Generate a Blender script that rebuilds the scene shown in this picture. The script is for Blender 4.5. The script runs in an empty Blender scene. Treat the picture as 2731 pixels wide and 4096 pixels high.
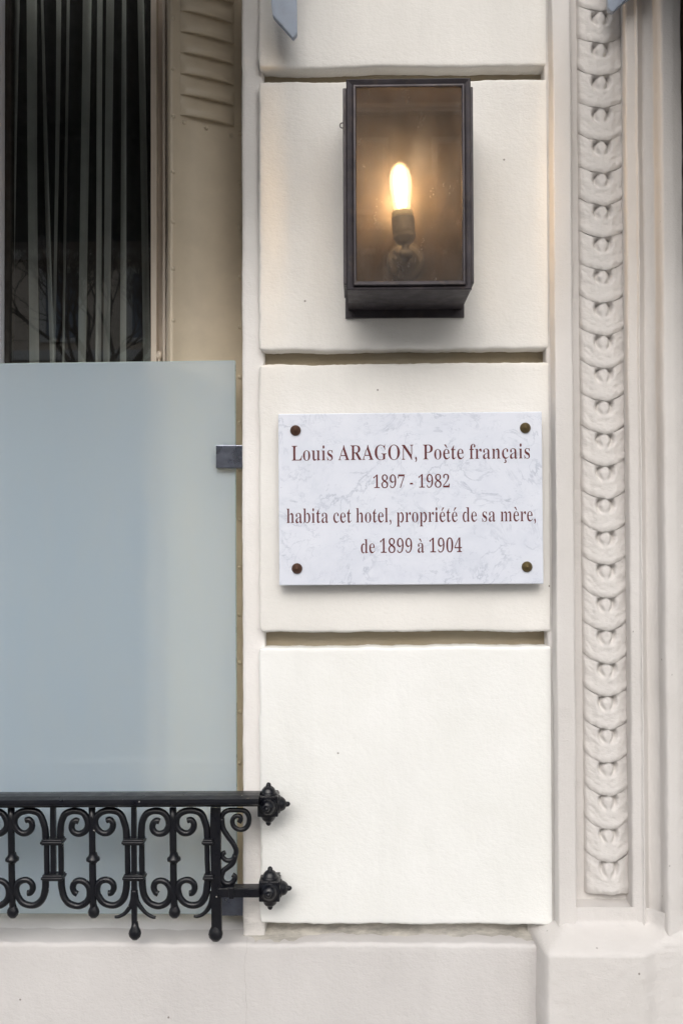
import bpy, bmesh, math, random
from mathutils import Vector, Matrix, noise

random.seed(7)
SC = bpy.context.scene
COL = SC.collection
rad = math.radians

# ------------------------------------------------------------------ camera
FPX = 4071.0
CAM_LOC = Vector((0.0, -1.7, 1.6))
CAM_ROT = (Matrix.Rotation(rad(1.0), 3, 'Z') @ Matrix.Rotation(rad(91.0), 3, 'X')
           @ Matrix.Rotation(rad(-0.2), 3, 'Z'))
cd = bpy.data.cameras.new('camera')
cam = bpy.data.objects.new('camera', cd)
COL.objects.link(cam)
cam.location = CAM_LOC
cam.rotation_euler = CAM_ROT.to_euler()
cd.sensor_width = 36
cd.sensor_fit = 'AUTO'
cd.lens = 36 * FPX / 4096
cd.clip_start = 0.05
cd.clip_end = 300
SC.camera = cam

# ------------------------------------------------------------------ world, sun
SUN_EL, SUN_AZ = 31.0, 184.0          # azimuth as seen from above, 180 = straight out from the wall
world = bpy.data.worlds.new('World')
SC.world = world
world.use_nodes = True
wn = world.node_tree
bg = wn.nodes['Background']
sky = wn.nodes.new('ShaderNodeTexSky')
sky.sky_type = 'NISHITA'
sky.sun_disc = False
sky.sun_elevation = rad(SUN_EL)
sky.sun_rotation = rad(SUN_AZ)
sky.air_density = 1.0
sky.dust_density = 4.0
hs = wn.nodes.new('ShaderNodeHueSaturation')
hs.inputs['Saturation'].default_value = 0.35
wn.links.new(sky.outputs[0], hs.inputs['Color'])
wn.links.new(hs.outputs[0], bg.inputs['Color'])
bg.inputs['Strength'].default_value = 0.15
sl = bpy.data.lights.new('sun', 'SUN')
sl.energy = 1.5
sl.angle = rad(60)
sl.color = (1.0, 0.975, 0.94)
sun = bpy.data.objects.new('sun', sl)
COL.objects.link(sun)
_a = rad(SUN_AZ)
sdir = Vector((math.sin(_a) * math.cos(rad(SUN_EL)), math.cos(_a) * math.cos(rad(SUN_EL)), math.sin(rad(SUN_EL))))
sun.rotation_euler = sdir.to_track_quat('Z', 'Y').to_euler()
SC.view_settings.view_transform = 'Standard'
SC.view_settings.look = 'None'
SC.view_settings.gamma = 1
SC.view_settings.exposure = 0.22
SC.cycles.use_denoising = True
SC.cycles.max_bounces = 10
SC.cycles.transmission_bounces = 8
SC.cycles.transparent_max_bounces = 16


def P(px, py, y=0.0):
    """Point of the vertical plane y seen at photograph pixel (px, py)."""
    d = CAM_ROT @ Vector(((px - 1365.5) / FPX, -(py - 2048) / FPX, -1))
    t = (y - CAM_LOC.y) / d.y
    return CAM_LOC + d * t


def Pl(px, py, a, n):
    """Same, for the plane through point a with normal n."""
    d = CAM_ROT @ Vector(((px - 1365.5) / FPX, -(py - 2048) / FPX, -1))
    t = (Vector(a) - CAM_LOC).dot(n) / d.dot(n)
    return CAM_LOC + d * t


# ------------------------------------------------------------------ object helpers
def thing(name, label, cat, loc=(0, 0, 0), group=None):
    o = bpy.data.objects.new(name, None)
    COL.objects.link(o)
    o.location = loc
    o.empty_display_size = 0.05
    o['label'] = label
    o['category'] = cat
    if group:
        o['group'] = group
    return o


def obj(name, bm, m, parent=None, smooth=False, kind=None):
    me = bpy.data.meshes.new(name)
    bmesh.ops.recalc_face_normals(bm, faces=bm.faces)
    bm.to_mesh(me)
    bm.free()
    if smooth:
        me.polygons.foreach_set('use_smooth', [True] * len(me.polygons))
    for mm in (m if isinstance(m, (list, tuple)) else [m]):
        me.materials.append(mm)
    o = bpy.data.objects.new(name, me)
    COL.objects.link(o)
    if parent:
        o.parent = parent
        # things are built in world coordinates; undo the parents' offsets
        off = Vector()
        p = parent
        while p:
            off += Vector(p.location)
            p = p.parent
        o.matrix_parent_inverse = Matrix.Identity(4)
        o.location = -off
    if kind:
        o['kind'] = kind
    return o


def dup(src, parent, loc):
    o = src.copy()
    COL.objects.link(o)
    o.parent = parent
    o.location = loc
    return o


def add_box(bm, x0, x1, y0, y1, z0, z1, bev=0.0, seg=2):
    g = bmesh.ops.create_cube(bm, size=1)['verts']
    for v in g:
        v.co = Vector(((x0 + x1) / 2 + v.co.x * (x1 - x0), (y0 + y1) / 2 + v.co.y * (y1 - y0),
                       (z0 + z1) / 2 + v.co.z * (z1 - z0)))
    if bev:
        es = list({e for v in g for e in v.link_edges})
        bmesh.ops.bevel(bm, geom=es, offset=bev, segments=seg, affect='EDGES', profile=0.6)


def box(name, x0, x1, y0, y1, z0, z1, m, parent=None, bev=0.0, kind=None, smooth=False):
    bm = bmesh.new()
    add_box(bm, x0, x1, y0, y1, z0, z1, bev)
    return obj(name, bm, m, parent, kind=kind, smooth=smooth)


def catmull(pts, n=6):
    pts = [Vector(p) for p in pts]
    if len(pts) < 3:
        return pts
    q = [pts[0] * 2 - pts[1]] + pts + [pts[-1] * 2 - pts[-2]]
    out = []
    for i in range(1, len(q) - 2):
        for k in range(n):
            t = k / n
            a, b, c, d = q[i - 1], q[i], q[i + 1], q[i + 2]
            out.append(0.5 * ((2 * b) + (-a + c) * t + (2 * a - 5 * b + 4 * c - d) * t * t
                              + (-a + 3 * b - 3 * c + d) * t ** 3))
    out.append(pts[-1])
    return out


def add_tube(bm, pts, r, seg=8, flat=1.0, square=False, jit=0.0):
    """Tube along pts lying near a plane y = const. r: number or list. flat scales the depth."""
    n = len(pts)
    rs = r if isinstance(r, (list, tuple)) else [r] * n
    rings = []
    for i, p in enumerate(pts):
        t = (pts[min(i + 1, n - 1)] - pts[max(i - 1, 0)]).normalized()
        up = Vector((0, 1, 0)) if abs(t.y) < 0.9 else Vector((1, 0, 0))
        s = t.cross(up).normalized()
        u = s.cross(t).normalized()
        ring = []
        for k in range(seg):
            a = 2 * math.pi * (k + (0.5 if square else 0)) / seg
            rr = rs[i] * (1 + jit * noise.noise(p * 90 + Vector((k * 1.7, 0, 0))))
            ring.append(bm.verts.new(p + s * math.cos(a) * rr + u * math.sin(a) * rr * flat))
        rings.append(ring)
    for i in range(n - 1):
        for k in range(seg):
            bm.faces.new((rings[i][k], rings[i][(k + 1) % seg], rings[i + 1][(k + 1) % seg], rings[i + 1][k]))
    bm.faces.new(rings[0][::-1])
    bm.faces.new(rings[-1])


def add_lathe(bm, prof, origin=(0, 0, 0), axis=(0, 0, 1), seg=24):
    """prof: list of (radius, height) along axis."""
    ax = Vector(axis).normalized()
    up = Vector((0, 0, 1)) if abs(ax.z) < 0.9 else Vector((1, 0, 0))
    s = ax.cross(up).normalized()
    u = ax.cross(s).normalized()
    o = Vector(origin)
    rings = []
    for r, h in prof:
        if r < 1e-6:
            rings.append([bm.verts.new(o + ax * h)])
        else:
            rings.append([bm.verts.new(o + ax * h + (s * math.cos(2 * math.pi * k / seg)
                                                    + u * math.sin(2 * math.pi * k / seg)) * r) for k in range(seg)])
    for a, b in zip(rings[:-1], rings[1:]):
        for k in range(seg):
            k2 = (k + 1) % seg
            if len(a) == 1 and len(b) == 1:
                continue
            if len(a) == 1:
                bm.faces.new((a[0], b[k], b[k2]))
            elif len(b) == 1:
                bm.faces.new((a[k], a[k2], b[0]))
            else:
                bm.faces.new((a[k], a[k2], b[k2], b[k]))
    if len(rings[0]) > 1:
        bm.faces.new(rings[0])
    if len(rings[-1]) > 1:
        bm.faces.new(rings[-1])


def add_rings(bm, rings):
    """rings: (x0, x1, z0, z1, y) rectangles joined one after another (mitred frame profile)."""
    vs = [[bm.verts.new(c) for c in ((x0, y, z0), (x1, y, z0), (x1, y, z1), (x0, y, z1))]
          for x0, x1, z0, z1, y in rings]
    for a, b in zip(vs[:-1], vs[1:]):
        for k in range(4):
            bm.faces.new((a[k], a[(k + 1) % 4], b[(k + 1) % 4], b[k]))


def fbm(v, f, n=3):
    s, a = 0.0, 1.0
    for _ in range(n):
        s += a * noise.noise(v * f)
        f *= 2.1
        a *= 0.5
    return s


def axis_samples(length, depth, r, step, lo=True, hi=True):
    """(position, drop, edge weight) samples across a block face with rounded edges."""
    out = []
    arc = [(r * (1 - math.cos(a)), r * (1 - math.sin(a))) for a in (0, 0.4, 0.8, 1.2, math.pi / 2)]
    if lo:
        out.append((0.0, depth))
        out += arc
    else:
        out.append((0.0, 0.0))
    a = out[-1][0]
    b = length - (r if hi else 0)
    n = max(2, int((b - a) / step))
    out += [(a + (b - a) * k / n, 0.0) for k in range(1, n)]
    if hi:
        out += [(length - p, d) for p, d in reversed(arc)]
        out.append((length, depth))
    else:
        out.append((length, 0.0))
    return out


def plaster_block(name, x0, x1, z0, z1, yf, yb, m, parent, r=0.006, wob=0.0016, step=0.006, seed=0,
                  edges='lrbt', rough=1.0, lean=0.0):
    xs = axis_samples(x1 - x0, yb - yf, r, step, 'l' in edges, 'r' in edges)
    zs = axis_samples(z1 - z0, yb - yf, r, step, 'b' in edges, 't' in edges)
    W, H = x1 - x0, z1 - z0
    S = Vector((seed * 3.7, seed * 1.3, 0))
    bm = bmesh.new()
    grid = []

    def wb(t, k):
        return wob * (1.3 * noise.noise(Vector((t * 9, seed + k * 5.1, 0)))
                      + 0.9 * noise.noise(Vector((t * 34, seed + k * 9.3, 2)))
                      + 0.5 * noise.noise(Vector((t * 110, seed + k * 2.9, 4))))
    zw = [(wb(z0 + z, 0), wb(z0 + z, 1)) for z, _ in zs]
    xw = [(wb(x0 + x, 2), wb(x0 + x, 3)) for x, _ in xs]
    for i, (x, dx) in enumerate(xs):
        col = []
        for j, (z, dz) in enumerate(zs):
            fl = math.exp(-x / 0.012) if 'l' in edges else 0
            fr = math.exp(-(W - x) / 0.012) if 'r' in edges else 0
            fb = math.exp(-z / 0.012) if 'b' in edges else 0
            ft = math.exp(-(H - z) / 0.012) if 't' in edges else 0
            X = x0 + x + zw[j][0] * fl + zw[j][1] * fr + lean * z
            Z = z0 + z + xw[i][0] * fb + xw[i][1] * ft
            # worn corners
            cx = min(x if 'l' in edges else 9, W - x if 'r' in edges else 9)
            cz = min(z if 'b' in edges else 9, H - z if 't' in edges else 9)
            k = math.exp(-(cx + cz) / 0.006) * 0.0025
            if x < W / 2:
                X += k
            else:
                X -= k
            if z < H / 2:
                Z += k
            else:
                Z -= k
            v = Vector((X, 0, Z)) + S
            Y = yf + max(dx, dz)
            if max(dx, dz) < r * 1.5:
                Y += rough * (0.0011 * noise.noise(v * 6) + 0.0004 * noise.noise(v * 31) + 0.00018 * noise.noise(v * 90))
            col.append(bm.verts.new((X, Y, Z)))
        grid.append(col)
    for i in range(len(grid) - 1):
        for j in range(len(grid[0]) - 1):
            bm.faces.new((grid[i][j], grid[i + 1][j], grid[i + 1][j + 1], grid[i][j + 1]))
    return obj(name, bm, m, parent, smooth=True)


def round_profile(pts, r=0.002):
    out = [pts[0]]
    for a, b, c in zip(pts[:-2], pts[1:-1], pts[2:]):
        a, b, c = Vector(a), Vector(b), Vector(c)
        rr = min(r, (a - b).length * 0.4, (c - b).length * 0.4)
        p, q = b + (a - b).normalized() * rr, b + (c - b).normalized() * rr
        for t in (0, 0.33, 0.67, 1):
            out.append(tuple((1 - t) ** 2 * p + 2 * t * (1 - t) * b + t * t * q))
    out.append(pts[-1])
    return out


def moulding(name, prof, z0, z1, m, parent, step=0.012, wob=0.0008, seed=0, lean=0.0, add=None, r=0.002, sub=0.012):
    """Extrude the (x, y) profile up z with the unevenness of many coats of paint."""
    prof = round_profile([tuple(p) for p in prof], r)
    fine = [prof[0]]
    for a, b in zip(prof[:-1], prof[1:]):
        d = math.hypot(b[0] - a[0], b[1] - a[1])
        n = max(1, int(d / sub))
        fine += [(a[0] + (b[0] - a[0]) * k / n, a[1] + (b[1] - a[1]) * k / n) for k in range(1, n + 1)]
    bm = bmesh.new()
    n = max(1, int((z1 - z0) / step))
    rows = []
    for j in range(n + 1):
        z = z0 + (z1 - z0) * j / n
        row = []
        for (x, y) in fine:
            v = Vector((x * 1.5 + seed, y * 1.5, z))
            dx = wob * (noise.noise(v * 7) + 0.6 * noise.noise(v * 33) + 0.4 * noise.noise(v * 95))
            v2 = v + Vector((11, 5, 3))
            dy = wob * (noise.noise(v2 * 7) + 0.6 * noise.noise(v2 * 33) + 0.35 * noise.noise(v2 * 95))
            row.append(bm.verts.new((x + dx + lean * (z - z0), y + dy, z)))
        rows.append(row)
    for a, b in zip(rows[:-1], rows[1:]):
        for k in range(len(a) - 1):
            bm.faces.new((a[k], a[k + 1], b[k + 1], b[k]))
    if add:
        add(bm)
    return obj(name, bm, m, parent, smooth=True)


def relief(name, x0, x1, z0, z1, step, f, m, parent, smooth=True):
    nx, nz = max(1, int((x1 - x0) / step)), max(1, int((z1 - z0) / step))
    bm = bmesh.new()
    g = [[bm.verts.new((x0 + (x1 - x0) * i / nx, f(x0 + (x1 - x0) * i / nx, z0 + (z1 - z0) * j / nz),
                        z0 + (z1 - z0) * j / nz)) for j in range(nz + 1)] for i in range(nx + 1)]
    for i in range(nx):
        for j in range(nz):
            bm.faces.new((g[i][j], g[i + 1][j], g[i + 1][j + 1], g[i][j + 1]))
    return obj(name, bm, m, parent, smooth=smooth)


# ------------------------------------------------------------------ materials
class NT:
    def __init__(self, name):
        self.m = bpy.data.materials.new(name)
        self.m.use_nodes = True
        self.t = self.m.node_tree
        self.p = self.t.nodes['Principled BSDF']
        self.out = self.t.nodes['Material Output']
        self.co = self.t.nodes.new('ShaderNodeTexCoord').outputs['Object']

    def n(self, kind, **kw):
        nd = self.t.nodes.new(kind)
        for k, v in kw.items():
            setattr(nd, k, v)
        return nd

    def link(self, a, b):
        self.t.links.new(a, b)

    def set(self, nd, name, v):
        if hasattr(v, 'is_linked') or isinstance(v, bpy.types.NodeSocket):
            self.link(v, nd.inputs[name])
        else:
            nd.inputs[name].default_value = v

    def mapping(self, scale=(1, 1, 1), loc=(0, 0, 0), rot=(0, 0, 0)):
        mp = self.n('ShaderNodeMapping')
        mp.inputs['Scale'].default_value = scale
        mp.inputs['Location'].default_value = loc
        mp.inputs['Rotation'].default_value = rot
        self.link(self.co, mp.inputs[0])
        return mp.outputs[0]

    def noise(self, scale, detail=4, rough=0.55, vec=None, dist=0.0):
        nd = self.n('ShaderNodeTexNoise')
        self.link(vec or self.co, nd.inputs['Vector'])
        nd.inputs['Scale'].default_value = scale
        nd.inputs['Detail'].default_value = detail
        nd.inputs['Roughness'].default_value = rough
        nd.inputs['Distortion'].default_value = dist
        return nd.outputs[0]

    def ramp(self, fac, *stops):
        nd = self.n('ShaderNodeValToRGB')
        self.link(fac, nd.inputs[0])
        e = nd.color_ramp.elements
        while len(e) < len(stops):
            e.new(0.5)
        for el, (p, c) in zip(e, stops):
            el.position = p
            el.color = (c, c, c, 1) if isinstance(c, (int, float)) else (*c, 1)
        return nd.outputs[0]

    def mix(self, fac, a, b, mode='MIX'):
        nd = self.n('ShaderNodeMix', data_type='RGBA', blend_type=mode)
        for i, v in ((0, fac), (6, a), (7, b)):
            if isinstance(v, bpy.types.NodeSocket):
                self.link(v, nd.inputs[i])
            elif i:
                nd.inputs[i].default_value = (*v, 1) if len(v) == 3 else v
            else:
                nd.inputs[i].default_value = v
        return nd.outputs[2]

    def math(self, op, a, b=0.0, c=None):
        nd = self.n('ShaderNodeMath', operation=op)
        for i, v in enumerate((a, b) if c is None else (a, b, c)):
            if isinstance(v, bpy.types.NodeSocket):
                self.link(v, nd.inputs[i])
            else:
                nd.inputs[i].default_value = v
        return nd.outputs[0]

    def bump(self, h, strength, dist=0.001, normal=None):
        nd = self.n('ShaderNodeBump')
        nd.inputs['Strength'].default_value = strength
        nd.inputs['Distance'].default_value = dist
        self.link(h, nd.inputs['Height'])
        if normal:
            self.link(normal, nd.inputs['Normal'])
        return nd.outputs[0]

    def xyz(self):
        nd = self.n('ShaderNodeSeparateXYZ')
        self.link(self.co, nd.inputs[0])
        return nd.outputs


def plaster(name, c, c2, rough=0.7, grain=1.0, dirt=None, crack=None, speck=True):
    k = NT(name)
    big = k.ramp(k.noise(5, 5, 0.6), (0.35, 0.0), (0.68, 1.0))
    col = k.mix(big, c, c2)
    streak = k.ramp(k.noise(9, 4, 0.6, k.mapping((1, 1, 0.12))), (0.5, 0.0), (0.8, 1.0))
    col = k.mix(k.math('MULTIPLY', streak, 0.38), col, tuple(x * 0.86 for x in c2))
    if speck:
        vo = k.n('ShaderNodeTexVoronoi')
        k.link(k.co, vo.inputs['Vector'])
        vo.inputs['Scale'].default_value = 26
        sp = k.ramp(vo.outputs['Distance'], (0.035, 1.0), (0.055, 0.0))
        gate = k.ramp(k.noise(13, 1), (0.57, 0.0), (0.60, 1.0))
        col = k.mix(k.math('MULTIPLY', k.math('MULTIPLY', sp, gate), 0.7), col, (0.10, 0.075, 0.055))
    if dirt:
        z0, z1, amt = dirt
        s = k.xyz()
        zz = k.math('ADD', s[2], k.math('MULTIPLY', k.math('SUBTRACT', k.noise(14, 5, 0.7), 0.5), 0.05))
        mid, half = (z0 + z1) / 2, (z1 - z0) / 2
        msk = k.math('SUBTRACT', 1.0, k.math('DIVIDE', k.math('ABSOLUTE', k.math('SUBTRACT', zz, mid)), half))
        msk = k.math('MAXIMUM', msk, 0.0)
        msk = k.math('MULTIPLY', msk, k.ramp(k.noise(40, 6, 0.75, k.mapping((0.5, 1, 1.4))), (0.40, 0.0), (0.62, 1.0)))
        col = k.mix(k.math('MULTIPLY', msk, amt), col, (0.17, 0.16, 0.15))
    h = k.math('MULTIPLY', k.noise(150, 3, 0.6, k.mapping((0.75, 1, 1.15))), 0.9)
    h2 = k.noise(480, 2, 0.6, k.mapping((0.6, 1, 1.3)))
    h3 = k.noise(38, 4, 0.6, k.mapping((1.0, 1, 0.6)), 0.4)
    hh = k.math('ADD', k.math('ADD', h, k.math('MULTIPLY', h2, 0.45)), k.math('MULTIPLY', h3, 1.3))
    if crack is not None:
        s = k.xyz()
        xx = k.math('ADD', s[0], k.math('MULTIPLY', k.math('SUBTRACT', k.noise(9, 5, 0.65), 0.5), 0.03))
        cm = k.ramp(k.math('MULTIPLY', k.math('ABSOLUTE', k.math('SUBTRACT', xx, crack)), 100), (0.03, 1.0), (0.09, 0.0))
        col = k.mix(k.math('MULTIPLY', cm, 0.16), col, (0.25, 0.22, 0.2))
        hh = k.math('SUBTRACT', hh, k.math('MULTIPLY', cm, 0.25))
    k.link(col, k.p.inputs['Base Color'])
    k.p.inputs['Roughness'].default_value = rough
    k.p.inputs['Specular IOR Level'].default_value = 0.35
    k.link(k.bump(hh, 0.55 * grain, 0.0011), k.p.inputs['Normal'])
    return k.m


def paint(name, c, rough=0.45, bump=0.15, bscale=220, var=0.12, metallic=0.0, dirtc=None, spec=0.5, dirt_amt=0.4, chips=0.0):
    k = NT(name)
    v = k.ramp(k.noise(22, 5, 0.6), (0.35, 0.0), (0.7, 1.0))
    col = k.mix(v, c, tuple(x * (1 - var) for x in c))
    if dirtc:
        d = k.ramp(k.noise(60, 6, 0.7), (0.5, 0.0), (0.72, 1.0))
        col = k.mix(k.math('MULTIPLY', d, dirt_amt), col, dirtc)
    if chips:
        ch = k.ramp(k.noise(75, 2, 0.5), (0.765, 0.0), (0.775, 1.0))
        col = k.mix(k.math('MULTIPLY', ch, chips), col, (0.55, 0.53, 0.50))
    k.link(col, k.p.inputs['Base Color'])
    k.link(k.ramp(k.noise(45, 4), (0.3, rough * 0.8), (0.7, min(1, rough * 1.3))), k.p.inputs['Roughness'])
    k.p.inputs['Metallic'].default_value = metallic
    k.p.inputs['Specular IOR Level'].default_value = spec
    k.link(k.bump(k.noise(bscale, 3), bump, 0.0008), k.p.inputs['Normal'])
    return k.m


def flat(name, c, rough=0.6, metallic=0.0):
    return paint(name, c, rough, 0.0, 200, 0.06, metallic)


_zb = P(1600, 3740, 0.0).z
M_BLOCK = plaster('cream_plaster', (0.80, 0.78, 0.745), (0.735, 0.715, 0.68), grain=1.35)
M_WHITE = plaster('white_plaster', (0.85, 0.85, 0.83), (0.80, 0.80, 0.77), grain=1.2)
M_TRIM = plaster('pinkish_plaster', (0.675, 0.648, 0.628), (0.62, 0.593, 0.570), grain=1.35)
M_SIDE = plaster('edge_plaster', (0.80, 0.775, 0.755), (0.74, 0.715, 0.69), grain=1.2,
                 dirt=(_zb - 0.02, _zb + 0.06, 0.45))
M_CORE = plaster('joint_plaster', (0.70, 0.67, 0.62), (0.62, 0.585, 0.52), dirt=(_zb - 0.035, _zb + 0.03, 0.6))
M_BASE = plaster('base_plaster', (0.635, 0.612, 0.600), (0.585, 0.562, 0.550), grain=1.5,
                 crack=P(985, 3900, -0.015).x)
M_SILL = plaster('sill_plaster', (0.80, 0.79, 0.79), (0.70, 0.68, 0.67))
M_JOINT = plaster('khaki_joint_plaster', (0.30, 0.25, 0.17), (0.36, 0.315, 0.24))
M_SHUT = paint('tan_shutter_paint', (0.63, 0.54, 0.41), 0.42, 0.10, 300, 0.10)
M_FRAME = paint('beige_window_paint', (0.66, 0.57, 0.47), 0.42, 0.10, 260, 0.08)
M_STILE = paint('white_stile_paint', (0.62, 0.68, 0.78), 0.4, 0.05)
M_IRON = paint('black_gloss_paint', (0.0035, 0.004, 0.0075), 0.32, 0.8, 100, 0.3, 0.0, (0.04, 0.038, 0.036), 0.42, 0.15, chips=0.8)
M_BRONZE = paint('dark_bronze', (0.060, 0.052, 0.060), 0.42, 0.2, 200, 0.45, 0.35, (0.11, 0.085, 0.07), 0.5, 0.5)
M_LINING = paint('brown_lantern_lining', (0.058, 0.044, 0.034), 0.5, 0.3, 60, 0.5, 0.3, (0.09, 0.06, 0.045), 0.5, 0.8)
M_BRASS = paint('aged_brass', (0.17, 0.125, 0.055), 0.42, 0.2, 500, 0.3, 0.75)
M_COPPER = paint('aged_copper', (0.14, 0.075, 0.05), 0.42, 0.2, 500, 0.3, 0.75)
M_HOLDER = paint('grey_brass_holder', (0.25, 0.23, 0.21), 0.4, 0.2, 400, 0.3, 0.3)
M_CREAM = flat('cream_ceramic', (0.72, 0.66, 0.48), 0.4)
M_STEEL = paint('scratched_steel', (0.17, 0.185, 0.23), 0.28, 0.35, 90, 0.6, 0.9, (0.12, 0.14, 0.19), 0.5, 0.8)
M_AWN = flat('dark_awning_cloth', (0.035, 0.034, 0.033), 0.9)
M_AWNMET = paint('blue_grey_metal', (0.33, 0.385, 0.48), 0.5, 0.1, 300, 0.15, 0.0, (0.25, 0.27, 0.31))
M_DARK = flat('dark_room_paint', (0.02, 0.018, 0.016), 0.9)
M_BROWN = flat('brown_door_paint', (0.16, 0.12, 0.08), 0.5)
M_RED = flat('dark_red_lettering', (0.105, 0.011, 0.015), 0.55)


def two_way_ior(k, ior):
    """The same index whichever face of a thin sheet the light meets."""
    g_ = k.n('ShaderNodeNewGeometry')
    return k.math('ADD', k.math('MULTIPLY', g_.outputs['Backfacing'], 1 / ior - ior), ior)


def thin_glass(name, tint, ior, rough_mix=0.0, scatter_rough=0.35, scatter_ior=1.12, dust=0.0,
               dustc=(0.6, 0.55, 0.5)):
    k = NT(name)
    tr = k.n('ShaderNodeBsdfTransparent')
    tr.inputs[0].default_value = (*tint, 1)
    cur = tr.outputs[0]
    if rough_mix:
        rf = k.n('ShaderNodeBsdfRefraction')
        rf.inputs['Color'].default_value = (*tint, 1)
        rf.inputs['Roughness'].default_value = scatter_rough
        k.link(two_way_ior(k, scatter_ior), rf.inputs['IOR'])
        rf2 = k.n('ShaderNodeBsdfRefraction')
        rf2.inputs['Color'].default_value = (*tint, 1)
        rf2.inputs['Roughness'].default_value = scatter_rough * 0.45
        k.link(two_way_ior(k, scatter_ior), rf2.inputs['IOR'])
        mh = k.n('ShaderNodeMixShader')
        mh.inputs[0].default_value = 0.35
        k.link(rf.outputs[0], mh.inputs[1])
        k.link(rf2.outputs[0], mh.inputs[2])
        rf = mh
        mx = k.n('ShaderNodeMixShader')
        f = k.math('MULTIPLY', k.ramp(k.noise(35, 5, 0.7, k.mapping((1, 1, 0.45))), (0.25, 0.55), (0.7, 1.0)), rough_mix)
        k.link(f, mx.inputs[0])
        k.link(cur, mx.inputs[1])
        k.link(rf.outputs[0], mx.inputs[2])
        cur = mx.outputs[0]
    if dust:
        df = k.n('ShaderNodeBsdfDiffuse')
        df.inputs[0].default_value = (*dustc, 1)
        tl = k.n('ShaderNodeBsdfTranslucent')
        tl.inputs[0].default_value = (*dustc, 1)
        m0 = k.n('ShaderNodeMixShader')
        m0.inputs[0].default_value = 0.5
        k.link(df.outputs[0], m0.inputs[1])
        k.link(tl.outputs[0], m0.inputs[2])
        fine = k.ramp(k.noise(420, 3, 0.7), (0.40, 0.7), (0.80, 1.5))
        big = k.ramp(k.noise(30, 4, 0.6, k.mapping((1, 1, 0.35))), (0.3, 0.5), (0.7, 1.2))
        f = k.math('MULTIPLY', k.math('MULTIPLY', fine, big), dust)
        mx = k.n('ShaderNodeMixShader')
        k.link(f, mx.inputs[0])
        k.link(cur, mx.inputs[1])
        k.link(m0.outputs[0], mx.inputs[2])
        cur = mx.outputs[0]
    gl = k.n('ShaderNodeBsdfGlossy')
    gl.inputs['Roughness'].default_value = 0.015
    fr = k.n('ShaderNodeFresnel')
    k.link(two_way_ior(k, ior), fr.inputs['IOR'])
    mx = k.n('ShaderNodeMixShader')
    k.link(fr.outputs[0], mx.inputs[0])
    k.link(cur, mx.inputs[1])
    k.link(gl.outputs[0], mx.inputs[2])
    k.link(mx.outputs[0], k.out.inputs['Surface'])
    return k.m


M_PANE = thin_glass('window_glass', (0.95, 0.96, 0.95), 2.0)
M_LGLASS = thin_glass('dusty_lantern_glass', (0.86, 0.80, 0.72), 1.50, 0.36, 0.34, 1.16, 0.075, (0.56, 0.56, 0.60))
M_SGLASS = thin_glass('lantern_side_glass', (0.92, 0.88, 0.82), 1.5)


def frosted():
    """Etched front face: bluish diffuse sheen over a forward-scattering layer, faint gloss."""
    k = NT('frosted_glass')
    rf = k.n('ShaderNodeBsdfRefraction')
    rf.inputs['Color'].default_value = (0.99, 0.97, 0.90, 1)
    rf.inputs['Roughness'].default_value = 0.85
    k.link(two_way_ior(k, 1.3), rf.inputs['IOR'])
    tl = k.n('ShaderNodeBsdfTranslucent')
    tl.inputs[0].default_value = (0.99, 0.97, 0.90, 1)
    mt = k.n('ShaderNodeMixShader')
    mt.inputs[0].default_value = 0.5
    k.link(rf.outputs[0], mt.inputs[1])
    k.link(tl.outputs[0], mt.inputs[2])
    rf = mt
    df = k.n('ShaderNodeBsdfDiffuse')
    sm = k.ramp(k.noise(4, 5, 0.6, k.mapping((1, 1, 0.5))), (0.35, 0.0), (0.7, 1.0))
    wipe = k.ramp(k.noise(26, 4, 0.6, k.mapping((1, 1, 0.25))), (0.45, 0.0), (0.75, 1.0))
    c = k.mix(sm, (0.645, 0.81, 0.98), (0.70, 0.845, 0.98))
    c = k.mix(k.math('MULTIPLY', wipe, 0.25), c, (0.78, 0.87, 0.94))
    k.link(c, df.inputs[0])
    mx = k.n('ShaderNodeMixShader')
    mx.inputs[0].default_value = 0.40
    k.link(rf.outputs[0], mx.inputs[1])
    k.link(df.outputs[0], mx.inputs[2])
    gl = k.n('ShaderNodeBsdfGlossy')
    gl.inputs['Roughness'].default_value = 0.03
    fr = k.n('ShaderNodeFresnel')
    k.link(two_way_ior(k, 1.55), fr.inputs['IOR'])
    m2 = k.n('ShaderNodeMixShader')
    k.link(fr.outputs[0], m2.inputs[0])
    k.link(mx.outputs[0], m2.inputs[1])
    k.link(gl.outputs[0], m2.inputs[2])
    k.link(m2.outputs[0], k.out.inputs['Surface'])
    return k.m


M_FROST = frosted()
M_CLEAR = thin_glass('clear_glass_back', (0.93, 0.97, 0.95), 1.3)
M_GEDGE = paint('pale_glass_edge', (0.50, 0.60, 0.58), 0.3, 0.0)


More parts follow.
